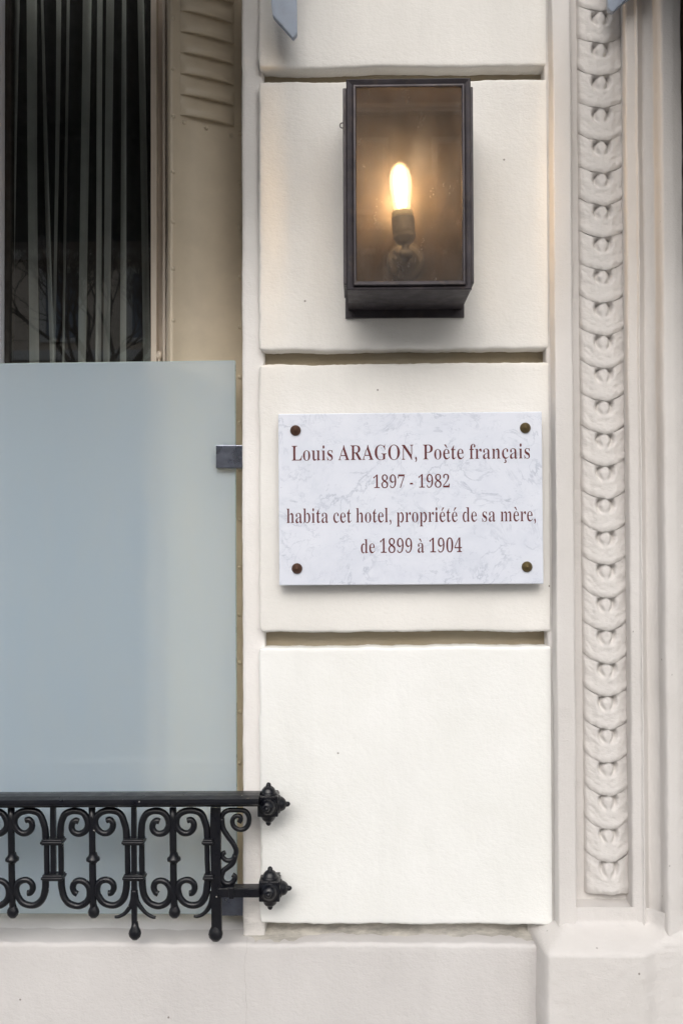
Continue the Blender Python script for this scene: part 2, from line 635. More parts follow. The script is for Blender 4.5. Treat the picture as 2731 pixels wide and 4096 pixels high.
def marble():
    k = NT('white_veined_marble')
    base = k.mix(k.ramp(k.noise(14, 5, 0.6), (0.35, 0.0), (0.7, 1.0)), (0.72, 0.745, 0.82), (0.66, 0.69, 0.775))
    warp = k.mapping((1, 1, 1), (0, 0, 0), (0, 0.6, 0))
    n1 = k.noise(15, 8, 0.62, warp, 0.8)
    vein = k.ramp(k.math('ABSOLUTE', k.math('SUBTRACT', n1, 0.5)), (0.0, 1.0), (0.024, 0.0))
    gate = k.ramp(k.noise(19, 4, 0.65), (0.42, 0.0), (0.62, 1.0))
    col = k.mix(k.math('MULTIPLY', k.math('MULTIPLY', vein, gate), 0.62), base, (0.33, 0.37, 0.46))
    n2 = k.noise(38, 8, 0.66, k.mapping((1, 1, 1.6), (3, 1, 2), (0, -0.5, 0)), 0.5)
    v2 = k.ramp(k.math('ABSOLUTE', k.math('SUBTRACT', n2, 0.5)), (0.0, 1.0), (0.018, 0.0))
    g2 = k.ramp(k.noise(30, 3, 0.6, k.mapping((1, 1, 1), (7, 2, 5))), (0.5, 0.0), (0.68, 1.0))
    col = k.mix(k.math('MULTIPLY', k.math('MULTIPLY', v2, g2), 0.6), col, (0.36, 0.40, 0.50))
    cl = k.ramp(k.noise(11, 6, 0.7, k.mapping((1, 1, 1.5), (5, 5, 1), (0, 0.7, 0)), 0.6), (0.50, 0.0), (0.72, 1.0))
    col = k.mix(k.math('MULTIPLY', cl, 0.35), col, (0.52, 0.56, 0.65))
    n3 = k.ramp(k.noise(34, 5, 0.7, k.mapping((0.7, 1, 1.7), (1, 6, 9), (0, 0.3, 0))), (0.64, 0.0), (0.71, 1.0))
    col = k.mix(k.math('MULTIPLY', n3, 0.75), col, (0.40, 0.44, 0.52))
    k.link(col, k.p.inputs['Base Color'])
    k.p.inputs['Roughness'].default_value = 0.38
    return k.m


M_MARBLE = marble()
GLYPHS = {
 ',': [-118, 123, 219, '59 79;62 107;76 125;85 140;91 150;95 159;97 166;98 170;97 174;71 176;56 176;49 175;46 173;46 169;50 162;58 152;75 135'],
 '-': [174, 267, 323, '40 283;40 283;40 283;40 283;40 283;40 283;40 283'],
 '0': [-10, 724, 559, '213 345;171 385;146 410;128 428;113 262 298 443;101 237 324 455;91 225 335 465;82 217 343 474;75 212 348 482;69 208 352 489;63 204 355 494;58 202 358 499;54 199 360 504;51 197 362 507;47 196 364 511;45 194 365 514;42 193 366 516;40 192 367 518;39 191 368 520;37 190 369 522;36 190 369 523;35 190 370 524;35 189 370 524;34 189 370 525;34 189 370 525;34 189 370 525;34 189 370 525;35 189 370 524;36 190 369 523;37 190 369 522;38 191 368 521;40 192 367 519;42 193 366 517;44 194 365 514;47 196 364 511;50 197 362 508;53 199 360 504;57 201 358 500;62 204 356 495;67 207 353 489;74 212 349 483;81 217 343 475;90 225 336 467;100 237 324 456;112 263 299 444;127 430;145 412;170 387;212 346'],
 '1': [0, 718, 559, '97 510;97 510;97 510;97 510;217 390;225 383;228 379;229 378;229 378;229 378;229 378;229 378;229 378;229 378;229 378;229 378;229 378;229 378;229 378;229 378;229 378;229 378;229 378;229 378;229 378;229 378;229 378;229 378;229 378;229 378;229 378;229 378;229 378;229 378;89 111 229 378;63 145 229 378;52 163 229 378;46 178 229 378;43 192 229 378;49 205 229 378;92 218 229 378;126 378;152 378;175 378;196 378;216 378;236 378;256 378'],
 '2': [0, 724, 559, '35 508;35 509;35 509;35 509;35 510;35 510;35 510;43 131 376 511;57 146 413 511;72 162 428 511;86 178 437 512;101 193 443 512;115 209 447 512;130 224 451 513;144 240;159 255;173 271;187 286;202 301;215 316;229 331;241 345;254 360;265 374;276 387;286 401;295 413;303 425;310 436;317 447;322 456;326 464;330 471;118 167 333 477;79 167 335 482;60 168 336 485;50 169 337 487;44 171 337 488;40 173 337 488;39 176 335 486;39 180 333 483;42 185 328 479;47 192 322 473;54 204 310 464;65 227 289 453;79 438;99 419;128 390;176 341'],
 '4': [0, 714, 559, '180 531;180 531;180 531;180 531;268 458;282 444;287 439;289 437;290 436;290 436;290 436;290 436;290 436;13 540;13 540;13 540;13 540;21 88 290 436;30 97 290 436;39 106 290 436;48 115 290 436;57 124 290 436;66 133 290 436;75 142 290 436;84 151 290 436;93 160 290 436;103 169 290 436;112 178 290 436;121 187 290 436;130 196 290 436;139 205 290 436;148 214 290 436;157 223 291 436;166 232 291 436;175 241 291 436;184 249 292 436;193 258 292 436;202 266 293 436;211 274 294 436;220 282 295 436;229 289 296 436;238 296 297 436;247 436;256 436;265 436;274 436;283 436;292 436'],
 '7': [0, 714, 559, '168 253;175 259;181 265;188 272;194 278;201 284;208 290;214 296;221 302;227 309;234 315;240 321;247 327;253 333;260 340;266 346;273 352;279 358;286 364;293 370;299 377;306 383;312 389;319 395;325 401;332 407;338 414;345 420;351 426;358 432;364 438;371 444;378 451;384 457;44 105 391 463;45 107 397 469;45 109 404 475;45 111 410 482;46 114 417 488;46 123 423 494;46 147 430 500;47 506;47 512;47 519;48 525;48 526;48 526;49 526'],
 '8': [-10, 724, 559, '192 357;144 408;115 439;94 461;77 229 327 478;65 207 350 492;55 193 364 502;47 183 374 511;41 176 381 517;36 171 385 522;33 167 388 525;31 166 390 527;30 165 390 529;30 165 388 529;32 167 385 528;34 170 379 526;39 174 370 522;45 180 357 517;54 189 339 511;65 200 318 502;81 214 292 491;98 231 263 477;119 461;142 441;169 419;159 393;138 363;120 390;104 414;91 280 319 436;80 255 337 454;72 235 349 469;65 219 358 480;60 208 364 487;56 201 368 493;54 197 370 496;53 195 372 498;53 194 372 498;55 194 371 497;57 196 369 495;61 199 365 492;66 204 359 487;73 211 351 481;82 222 339 472;93 240 319 461;108 448;128 430;155 404;203 359'],
 '9': [-10, 724, 559, '157 297;119 342;98 369;83 390;74 197 262 407;68 167 291 422;64 151 307 434;63 140 319 445;64 130 328 454;70 123 335 462;82 116 341 470;347 476;351 482;355 487;358 491;361 495;364 499;366 502;367 504;172 286 369 507;133 321 370 509;109 342 371 510;91 359 372 512;77 372 373 513;66 231 320 513;58 212 342 514;51 201 356 514;46 193 367 514;42 188 373 513;39 185 373 513;37 182 372 512;36 181 372 510;35 180 371 509;35 180 369 506;36 180 368 504;37 181 366 500;39 182 363 497;42 184 360 492;46 187 356 487;51 191 351 481;57 195 345 474;64 202 337 465;73 211 327 456;83 225 313 445;96 262 277 432;111 417;131 397;157 370;198 328'],
 'A': [0, 694, 650, '-13 190 341 660;-13 190 341 660;25 132 401 626;41 116 418 612;52 111 422 602;60 112 420 594;67 114 416 587;73 119 410 580;79 125 404 573;85 131 398 567;91 137 393 561;97 143 387 555;103 149 381 549;108 542;114 536;120 530;126 171 358 524;132 177 352 517;138 183 346 511;144 188 340 505;150 194 334 499;156 200 328 492;162 206 322 486;168 212 316 480;174 218 310 474;180 224 303 468;186 230 297 461;191 236 291 455;197 241 285 449;203 247 279 443;209 253 273 436;215 259 267 430;221 424;227 418;233 411;239 405;245 399;251 393;257 387;263 380;268 374;274 368;280 362;286 355;292 349;298 343;304 337'],
 'G': [-15, 693, 756, '315 494;260 563;224 377 447 611;197 334 484 649;175 311 497 664;156 295 504 664;140 282 508 664;126 271 510 664;114 262 510 664;103 255 510 664;93 248 510 664;85 243 510 664;77 238 510 664;70 234 510 664;65 230 510 664;59 227 508 665;55 225 505 668;51 223 499 673;48 221 483 685;46 220 410 745;44 219 410 745;43 218;42 217;41 217;41 217;41 217;42 218;44 218;46 219;48 220;51 222;55 224;59 226 623 651;65 228 617 651;71 231 611 651;77 235 604 651;85 239 596 651;94 244 587 651;104 250 577 651;115 256 566 651;127 264 554 651;141 273 539 651;157 285 523 651;175 300 503 651;197 322 477 651;222 362 435 550 600 651;256 510 613 651;307 455 621 651'],
 'L': [0, 678, 635, '23 599;23 602;79 604;97 288 445 607;104 277 486 609;108 274 511 611;110 272 529 614;111 271 544 616;111 271 556 619;111 271 566 621;111 271 575 624;111 271 583 626;111 271 590 628;111 271 597 631;111 271 603 633;111 271 608 636;111 271;111 271;111 271;111 271;111 271;111 271;111 271;111 271;111 271;111 271;111 271;111 271;111 271;111 271;111 271;111 271;111 271;111 271;111 271;111 271;111 271;111 271;111 271;110 272;108 273;105 276;97 283;80 299;24 372;24 372'],
 'N': [-16, 678, 735, '594 628;27 248 582 628;27 248 570 628;83 193 558 628;100 173 545 628;107 166 533 628;111 162 521 628;112 160 509 628;113 159 497 628;113 159 485 628;113 159 473 628;113 159 461 628;113 159 448 628;113 159 436 628;113 159 424 628;113 159 412 628;113 159 400 628;113 159 388 628;113 159 376 577 582 628;113 159 364 565 582 628;113 159 351 553 582 628;113 159 339 541 582 628;113 159 327 529 582 628;113 159 315 517 582 628;113 159 303 505 582 628;113 159 291 492 582 628;113 159 279 480 582 628;113 159 267 468 582 628;113 159 254 456 582 628;113 159 242 444 582 628;113 159 230 432 582 628;113 159 218 420 582 628;113 159 206 408 582 628;113 159 194 396 582 628;113 159 182 384 582 628;113 159 170 372 582 628;113 360 582 628;113 348 582 628;113 336 582 628;113 324 582 628;110 311 581 629;98 299 580 631;85 287 577 634;73 275 570 640;59 263 552 656;27 251 493 714;27 239 493 714'],
 'O': [-16, 694, 782, '314 464;263 516;230 364 424 550;203 325 464 577;182 304 485 599;163 289 500 618;146 277 511 635;132 267 520 650;119 259 528 663;108 252 534 674;98 245 539 684;89 240 544 693;81 236 548 702;74 232 551 709;67 228 554 715;62 226 557 721;57 223 559 726;53 221 560 730;49 220 562 734;46 218 563 736;44 217 564 739;43 217 564 740;42 216 565 741;41 216 565 742;41 216 565 742;42 216 565 741;43 217 564 740;44 217 564 739;46 218 563 737;49 219 561 734;53 221 560 730;57 222 558 726;62 224 556 722;67 227 553 716;74 230 550 710;81 233 546 703;89 237 541 695;98 242 536 686;109 247 530 676;120 253 523 665;133 261 515 652;147 270 505 638;164 281 493 621;183 296 478 603;205 317 457 581;232 357 417 555;266 521;318 470'],
 'P': [0, 678, 622, '23 360;23 360;79 304;97 285;104 278;108 274;110 272;111 271;111 271;111 271;111 271;111 271;111 271;111 271;111 271;111 271;111 271;111 271;111 271;111 271;111 271;111 460;111 504;111 271 347 531;111 271 387 550;111 271 404 565;111 271 415 577;111 271 422 587;111 271 427 594;111 271 430 600;111 271 433 604;111 271 434 607;111 271 435 608;111 271 435 609;111 271 435 609;111 271 434 607;111 271 432 604;111 271 430 600;111 271 426 594;110 271 421 586;108 271 414 576;104 273 404 564;96 278 387 548;78 307 340 527;24 498;24 439'],
 'R': [0, 678, 704, '23 360 499 715;23 360 490 715;79 304 480 675;97 285 471 661;104 278 461 649;108 274 452 639;110 272 442 629;111 271 433 619;111 271 423 609;111 271 414 599;111 271 404 589;111 271 395 579;111 271 385 569;111 271 376 559;111 271 366 549;111 271 357 540;111 271 347 530;111 271 337 520;111 271 328 510;111 271 318 500;111 271 309 490;111 480;111 470;111 509;111 271 381 540;111 271 407 562;111 271 422 579;111 271 432 592;111 271 439 601;111 271 444 609;111 271 448 614;111 271 450 618;111 271 451 620;111 271 452 621;111 271 452 621;111 271 451 619;111 271 449 617;111 271 447 613;111 271 443 608;110 271 437 600;108 272 429 590;104 275 418 577;96 281 399 559;78 315 351 534;24 497;24 433'],
 'a': [-15, 474, 512, '102 191 337 422;71 234 316 452;55 260 306 471;45 281 300 486;37 212 237 298 298 447 458 483;33 190 268 437;31 182 285 436;30 178 296 436;31 177 296 436;34 176 296 436;39 177 296 436;47 179 296 436;58 184 296 436;72 191 296 436;91 201 296 436;115 215 296 436;144 236 296 436;178 269 296 436;218 436;265 436;87 143 296 436;66 167 296 436;56 178 296 436;51 182 296 435;49 183 296 434;50 179 296 431;53 172 295 427;58 162 292 422;68 155 287 415;81 159 276 404;99 186 248 390;126 367;170 322'],
 'b': [-17, 678, 537, '64 89 245 335;64 108 208 377;64 127 184 403;64 147 164 229 318 422;64 217 332 438;64 211 341 451;64 208 347 462;64 206 351 471;64 206 355 479;64 206 357 486;64 206 360 491;64 206 361 496;64 206 363 500;64 206 364 503;64 206 364 506;64 206 365 507;64 206 365 508;64 206 365 509;64 206 365 509;64 206 364 508;64 206 363 507;64 206 362 505;64 206 360 502;64 206 357 498;64 206 354 494;64 206 350 488;64 210 343 481;64 219 334 473;64 235 318 463;64 206 210 451;64 206 224 436;64 206 243 417;64 206 271 388;64 206;64 206;64 206;64 206;64 206;64 206;64 206;64 206;64 206;62 206;60 206;52 206;12 206;12 206'],
 'c': [-15, 475, 437, '179 291;143 331;120 356;103 376;89 392;77 256 349 406;67 232 375 418;58 217 393 417;51 206;45 197;40 190;36 184;33 179;31 176;30 173;29 171;29 169;30 168;31 167;33 167;36 167;40 168 345 359;45 169 309 395;51 170 299 406;58 172 294 411;66 175 292 413;76 179 292 412;87 185 293 409;100 192 294 403;116 204 290 394;136 228 275 380;162 359;201 323'],
 'd': [-15, 678, 551, '160 256 332 360;128 286 332 431;108 304 332 526;92 318 332 526;80 220 287 328 332 493;69 205 305 481;61 196 318 477;54 190 326 475;47 186 331 475;42 183 332 475;38 180 332 475;35 178 332 475;32 177 332 475;31 176 332 475;30 175 332 475;29 175 332 475;29 175 332 475;30 175 332 475;31 176 332 475;32 176 332 475;34 177 332 475;37 179 332 475;41 180 332 475;45 183 332 475;51 186 332 475;57 190 332 475;64 196 327 475;73 204 318 475;83 218 302 475;96 330 332 475;111 316 332 475;131 298 332 475;161 271 332 475;332 475;332 475;332 475;332 475;332 475;332 475;332 475;332 475;332 475;331 475;327 475;315 475;262 475;262 475'],
 'e': [-15, 474, 448, '175 286;140 324;117 348;100 367;86 382;75 266 323 395;66 233 356 406;58 216 375 417;51 205 389 421;45 196 400 404;41 190;37 185;34 182;32 179;30 177;29 176;29 175;29 174;30 421;31 421;34 173 300 420;37 173 300 418;40 173 300 416;45 174 300 413;51 175 299 409;59 177 298 403;67 180 296 397;77 184 294 389;89 190 289 378;103 199 282 366;121 217 265 350;144 328;180 291'],
 'f': [0, 692, 318, '22 297;22 297;65 236;74 226;77 222;78 221;78 220;78 220;78 220;78 220;78 220;78 220;78 220;78 220;78 220;78 220;78 220;78 220;78 220;78 220;78 220;78 220;78 220;78 220;78 220;78 220;78 220;78 220;24 303;24 303;24 303;78 220;78 220;78 220;78 220;78 220;78 220 299 364;79 220 283 380;82 220 277 388;85 220 275 391;90 220 276 392;97 222 281 390;106 224 287 386;118 229 293 378;134 243 289 366;157 348;196 316'],
 'h': [0, 678, 567, '27 268 301 541;27 268 301 541;66 231 338 503;74 224 346 496;77 221 349 493;78 220 350 492;78 220 350 492;78 220 350 492;78 220 350 492;78 220 350 492;78 220 350 492;78 220 350 492;78 220 350 492;78 220 350 492;78 220 350 492;78 220 350 492;78 220 350 492;78 220 350 492;78 220 350 492;78 220 350 492;78 220 350 492;78 220 350 492;78 220 350 492;78 220 349 490;78 228 347 489;78 240 344 486;78 258 337 482;78 220 226 477;78 220 239 469;78 220 255 459;78 220 275 444;78 220 305 418;78 220;78 220;78 220;78 220;78 220;78 220;78 220;78 220;78 220;77 220;74 220;66 220;28 220;28 220'],
 'i': [0, 690, 295, '27 268;27 268;66 232;74 224;77 222;78 221;78 221;78 221;78 221;78 221;78 221;78 221;78 221;78 221;78 221;78 221;78 221;78 221;78 221;78 221;78 221;78 221;78 221;78 221;78 221;78 221;78 221;76 221;72 221;56 221;30 221;;;;;;;109 191;92 207;83 217;77 223;75 225;76 224;79 221;85 215;96 204;117 183'],
 'l': [0, 678, 297, '27 268;27 268;66 232;74 224;77 222;78 221;78 221;78 221;78 221;78 221;78 221;78 221;78 221;78 221;78 221;78 221;78 221;78 221;78 221;78 221;78 221;78 221;78 221;78 221;78 221;78 221;78 221;78 221;78 221;78 221;78 221;78 221;78 221;78 221;78 221;78 221;78 221;78 221;78 221;78 221;78 221;77 221;75 221;69 221;30 221;30 221'],
 'm': [0, 474, 825, '27 264 297 530 562 798;27 264 297 530 562 798;66 229 333 494 598 761;74 222 341 487 606 754;77 219 344 484 609 751;78 218 345 483 610 750;78 218 345 483 610 750;78 218 345 483 610 750;78 218 345 483 610 750;78 218 345 483 610 750;78 218 345 483 610 750;78 218 345 483 610 750;78 218 345 483 610 750;78 218 345 483 610 750;78 218 345 483 610 750;78 218 345 483 610 750;78 218 345 483 610 750;78 218 345 483 610 750;78 218 345 483 610 750;78 218 345 483 610 750;78 218 345 483 610 750;78 218 345 483 610 750;78 218 345 483 610 750;78 218 344 483 609 748;78 226 342 490 607 746;78 239 338 504 603 744;77 257 330 476 480 522 595 739;75 218 228 471 491 734;68 218 241 463 504 726;40 218 257 453 520 716;28 218 277 436 541 700;308 406 573 671'],
 'n': [0, 474, 567, '27 268 301 541;27 268 301 541;66 231 338 503;74 224 346 496;77 221 349 493;78 220 350 492;78 220 350 492;78 220 350 492;78 220 350 492;78 220 350 492;78 220 350 492;78 220 350 492;78 220 350 492;78 220 350 492;78 220 350 492;78 220 350 492;78 220 350 492;78 220 350 492;78 220 350 492;78 220 350 492;78 220 350 492;78 220 350 492;78 220 350 492;78 220 349 490;78 229 347 488;78 242 343 485;77 261 335 481;75 220 227 476;68 220 240 468;40 220 256 457;28 220 277 441;311 411'],
 'o': [-15, 474, 501, '191 311;152 350;127 225 277 375;108 204 298 393;93 194 308 409;80 188 314 421;69 184 318 431;60 181 321 440;53 179 323 448;46 178 324 454;41 177 325 459;37 176 326 463;34 175 326 467;31 175 327 469;29 174 327 471;28 174 327 472;28 174 327 472;28 174 327 472;29 174 327 471;31 175 326 469;33 175 326 467;37 176 325 463;41 177 324 459;46 178 323 454;52 179 321 448;60 181 319 440;69 184 317 431;79 188 313 421;92 193 307 408;107 201 298 393;126 218 282 374;151 349;190 310'],
 'p': [-207, 475, 553, '26 294;26 294;65 240;73 229;76 224;77 222;78 221;78 220;78 220;78 220;78 220;78 220;78 220;78 220 289 389;78 220 260 420;78 220 242 440;78 220 228 455;78 255 329 468;78 239 344 478;78 229 353 486;78 222 359 493;78 220 364 500;78 220 367 505;78 220 370 509;78 220 372 513;78 220 374 516;78 220 375 518;78 220 375 519;78 220 376 520;78 220 376 521;78 220 376 521;78 220 375 520;78 220 375 519;78 220 374 517;78 220 372 515;78 220 371 512;78 220 368 508;78 220 365 503;78 227 361 497;78 236 355 490;77 213 214 249 345 481;74 213 223 270 325 471;68 213 234 459;36 213 248 443;29 213 266 423;296 392'],
 'r': [0, 474, 428, '27 294;27 294;67 237;74 227;77 223;78 222;78 222;78 222;78 222;78 222;78 222;78 222;78 222;78 222;78 222;78 222;78 222;78 222;78 222;78 222;78 223;78 225;78 228 349 387;78 234 326 413;78 243 314 424;78 217 219 257 303 429;77 217 227 431;76 217 237 430;71 217 250 428;31 217 264 421;31 217 283 411;311 389'],
 's': [-15, 475, 429, '53 78 176 280;53 90 133 314;53 204 215 334;53 156 263 349;53 136 277 360;53 121 283 368;53 110 286 374;53 101 285 378;53 94 281 381;53 88 272 382;53 83 256 383;53 79 232 382;203 381;174 378;145 373;121 366;102 356;87 342;75 323;67 299;61 270;57 240;55 210;55 186 339 363;56 169 334 363;59 160 327 363;63 156 320 363;69 156 310 363;77 160 297 363;88 170 279 363;102 196 247 363;121 363;155 260 339 363'],
 't': [-14, 631, 340, '133 232;106 263;92 281;84 295;79 307;75 229 273 316;73 220 290 323;72 217 300 330;72 215 307 308;72 215;72 215;72 215;72 215;72 215;72 215;72 215;72 215;72 215;72 215;72 215;72 215;72 215;72 215;72 215;72 215;72 215;72 215;72 215;72 215;30 309;30 309;32 309;47 215;62 215;77 215;91 215;105 215;119 215;132 215;144 215;156 215;168 215;178 215;188 215'],
 'u': [-15, 462, 558, '143 246 340 366;115 281 340 429;99 304 340 536;90 321 340 536;83 334 340 501;78 226 310 487;74 216 327 484;71 212 339 482;69 211 340 482;68 211 340 482;68 211 340 482;68 211 340 482;68 211 340 482;68 211 340 482;68 211 340 482;68 211 340 482;68 211 340 482;68 211 340 482;68 211 340 482;68 211 340 482;68 211 340 482;68 211 340 482;68 211 340 482;68 211 340 482;68 211 340 482;68 211 340 482;68 211 340 482;66 211 338 482;63 211 335 482;55 211 327 482;17 211 282 482;17 211 282 482'],
}

# =================================================================== SETTING
# street: pavement, kerb, road, and the house and trees across it (seen mirrored in the glass)
box('pavement', -14, 14, -3.2, 0.02, -0.2, 0.0, paint('pavement_asphalt', (0.30, 0.295, 0.285), 0.85, 0.5, 60), kind='structure')
box('kerb', -14, 14, -3.4, -3.203, -0.2, -0.004, paint('granite_kerb', (0.32, 0.31, 0.30), 0.8, 0.4, 80), kind='structure')
box('road', -60, 60, -60, -3.403, -0.3, -0.13, paint('road_asphalt', (0.06, 0.06, 0.062), 0.85, 0.5, 60), kind='structure')

Y_OPP = -26.0
opp = thing('apartment_house', 'tan stone apartment house across the street, mirrored in the window glass', 'building', (-4, Y_OPP, 0))
M_TAN = paint('tan_stone', (0.80, 0.68, 0.56), 0.8, 0.2, 20, 0.25)
M_PALE = flat('pale_stone_band', (0.72, 0.70, 0.66), 0.8)
M_OWIN = paint('dark_window_glass', (0.22, 0.25, 0.31), 0.1, 0.0)
M_ZINC = flat('zinc_roof_sheet', (0.10, 0.11, 0.12), 0.5)


def house(t, xa_, xb_, top, roof, floors, bands, xs_, wall_m):
    box('wall', xa_, xb_, Y_OPP - 8, Y_OPP, -0.13, top, wall_m, t)
    box('roof', xa_, xb_, Y_OPP - 7.2, Y_OPP - 0.5, top + 0.003, roof, M_ZINC, t, 0.3)
    for zc in bands:
        box('string_course', xa_, xb_, Y_OPP + 0.002, Y_OPP + 0.22, zc, zc + 0.28, M_PALE, t, 0.03)
    w = p = None
    for z in floors:
        for x in xs_:
            if w is None:
                bm = bmesh.new()
                add_rings(bm, [(x - .62, x + .62, z - .08, z + 1.98, Y_OPP + .003), (x - .62, x + .62, z - .08, z + 1.98, Y_OPP + .12),
                               (x - .46, x + .46, z + .03, z + 1.83, Y_OPP + .12), (x - .46, x + .46, z + .03, z + 1.83, Y_OPP + .02)])
                w = obj('window', bm, M_PALE, t)
                bm = bmesh.new()
                add_box(bm, x - .46, x - .02, Y_OPP + .004, Y_OPP + .03, z + .03, z + 1.83)
                add_box(bm, x + .02, x + .46, Y_OPP + .004, Y_OPP + .03, z + .03, z + 1.83)
                p = obj('pane', bm, M_OWIN, w)
                w0, x0, z0 = Vector(w.location), x, z
            else:
                w2 = dup(w, t, w0 + Vector((x - x0, 0, z - z0)))
                dup(p, w2, p.location)


house(opp, -24, -3.4, 9.4, 10.2, (0.9, 4.15, 6.9), (3.6, 6.3, 9.1), [-22.6 + 2.4 * i for i in range(8)], M_TAN)
tall = thing('apartment_house', 'taller dark brick apartment house across the street, mirrored in the lantern glass', 'building', (1.5, Y_OPP, 0))
house(tall, -3.397, 6.6, 13.2, 15.2, (0.9, 4.15, 7.2, 10.2), (3.6, 6.6, 9.7, 12.8), [-2.2 + 2.4 * i for i in range(4)],
      paint('dark_brick', (0.20, 0.155, 0.125), 0.85, 0.2, 20, 0.3))

def tree(x, y, h, seed, label):
    rnd = random.Random(seed)
    t = thing('street_tree', label, 'tree', (x, y, 0), 'bare street trees across the road')
    bark = M_BARK
    bt, bc = bmesh.new(), bmesh.new()
    top = Vector((x + 0.1, y, h * 0.42))
    add_tube(bt, catmull([Vector((x, y, -0.14)), Vector((x - .04, y, h * .2)), top], 5),
             [0.2 - 0.009 * i for i in range(11)], 9)

    def grow(p, d, ln, r, lev):
        q = p + d * ln
        mid = (p + q) / 2 + Vector((rnd.uniform(-1, 1), rnd.uniform(-1, 1), rnd.uniform(-.3, .8))) * ln * 0.09
        add_tube(bc, [p, mid, q], [r, r * .85, r * .68], 5 if lev > 4 else 3)
        if lev == 0 or r < .0035:
            return
        for _ in range(4 if lev in (1, 3) else 3):
            nd = (d + Vector((rnd.uniform(-1, 1), rnd.uniform(-1, 1), rnd.uniform(-.35, .9))) * 0.75).normalized()
            grow(q if rnd.random() < .6 else mid, nd, ln * rnd.uniform(.62, .85), r * .6, lev - 1)
    for k in range(5):
        a = k * 1.256 + rnd.random()
        grow(top - Vector((0, 0, 0.25 * rnd.random())), Vector((math.cos(a) * .6, math.sin(a) * .6, .8)).normalized(), h * .15, .06, 6)
    obj('trunk', bt, bark, t, smooth=True)
    obj('crown', bc, bark, t, smooth=True)


M_BARK = flat('brown_bark', (0.14, 0.105, 0.08), 0.9)
tree(-4.9, -17.0, 9.5, 3, 'bare tree with a thick crown, second from the left in the row')
tree(-9.6, -17.2, 9.0, 5, 'bare tree at the left end of the row across the road')
tree(1.6, -17.0, 9.8, 8, 'bare tree across the road, third from the left in the row')
tree(6.4, -17.3, 9.2, 13, 'bare tree at the right end of the row across the road')

# ------------------------------------------------------------------ our facade
facade = thing('hotel_facade', 'cream plastered hotel wall with grooved blocks and a carved pilaster', 'wall', (0.2, 0, 0))
ZT = 2.78                                  # top of the modelled opening
XR = P(968, 2000, 0.016).x                 # right jamb of the window opening
XF = P(1036, 2000, 0.0).x                  # left side of the proud blocks
XS = P(2204, 2000, 0.0).x                  # left side of the pilaster
XL = -1.9                                  # left jamb, outside the picture
z_d = P(1600, 3697, 0.0).z                 # underside of the lowest block
z_b = P(1600, 3777, -0.015).z              # top of the base course
z_s = P(480, 3789, -0.015).z               # front edge of the window sill

# wall mass behind everything
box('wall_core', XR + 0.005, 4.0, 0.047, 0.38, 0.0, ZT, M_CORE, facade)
box('wall_core', -5.0, XL, 0.0, 0.38, 0.0, ZT, M_SIDE, facade)
box('wall_core', -5.0, 4.0, 0.04, 0.38, ZT, 9.0, M_SIDE, facade)
box('wall_core', XL, XR + 0.005, 0.19, 0.38, 0.0, z_s - 0.01, M_BASE, facade)

box('added_shade_ledge', XR - 0.02, 0.55, -0.26, 0.04, ZT + 0.003, ZT + 0.16, M_SIDE, facade, 0.01)  # unseen ledge between the awnings, added to shade the top of the wall

# flat margin beside the window opening
moulding('window_margin', [(XR + 0.004, 0.30), (XR, 0.017), (XF + 0.004, 0.018), (XF + 0.007, 0.020), (XF + 0.0085, 0.046)],
         z_b - 0.015, ZT, M_SIDE, facade, wob=0.0010, seed=3, r=0.007)

# four rusticated blocks
g = [(P(1600, a, 0).z, P(1600, b, 0).z) for a, b in ((268, 321), (1398, 1455), (2528, 2588))]
xa, xb = XF, XS - 0.004
blocks = [(g[0][0], 3.0, M_BLOCK, 'b'), (g[1][0], g[0][1], M_BLOCK, 'bt'), (g[2][0], g[1][1], M_BLOCK, 'bt'),
          (z_d, g[2][1], M_WHITE, 'bt')]
for i, (z0, z1, m, e) in enumerate(blocks):
    plaster_block('stone_block', xa, xb, z0, min(z1, ZT), 0.0 - i * 0.0006, 0.048, m, facade, r=0.0052, wob=0.0020,
                  step=0.006, seed=i + 2, edges='l' + e)

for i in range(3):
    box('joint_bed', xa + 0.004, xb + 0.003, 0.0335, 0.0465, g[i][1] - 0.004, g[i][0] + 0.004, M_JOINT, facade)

# pilaster: edge strip, sunk panel with a band of overlapping links, door moulding
zt_p, zb_p = ZT, P(2400, 3640, -0.03).z
z_deep = P(2400, 3800, -0.06).z
prof = [(XS - 0.0075, 0.0465), (XS - 0.0068, 0.002), (XS, 0.001), (XS + 0.0015, -0.030),
        (P(2281, 300, -0.03).x, -0.030), (P(2281, 300, -0.03).x + 0.002, 0.014)]
moulding('edge_strip', prof, z_deep, zt_p, M_TRIM, facade, wob=0.0010, seed=5, r=0.003)
xp0 = P(2281, 300, -0.03).x
xq = P(2503, 700, -0.028).x
sunk = moulding('sunk_panel', [(xp0 - 0.006, 0.012), (xq + 0.006, 0.012)], zb_p - 0.01, zt_p, M_TRIM, facade, seed=6)
zf0, zf1 = P(2400, 3645, -0.03).z, P(2400, 3606, 0.0).z
relief('panel_foot', xp0 + 0.001, xq + 0.003, zf0, zf1, 0.003,
       lambda x, z: -0.0285 + 0.041 * ((z - zf0) / (zf1 - zf0)) ** 1.3 + 0.0016 * noise.noise(Vector((x * 45, 2, z * 45))), M_TRIM, sunk)

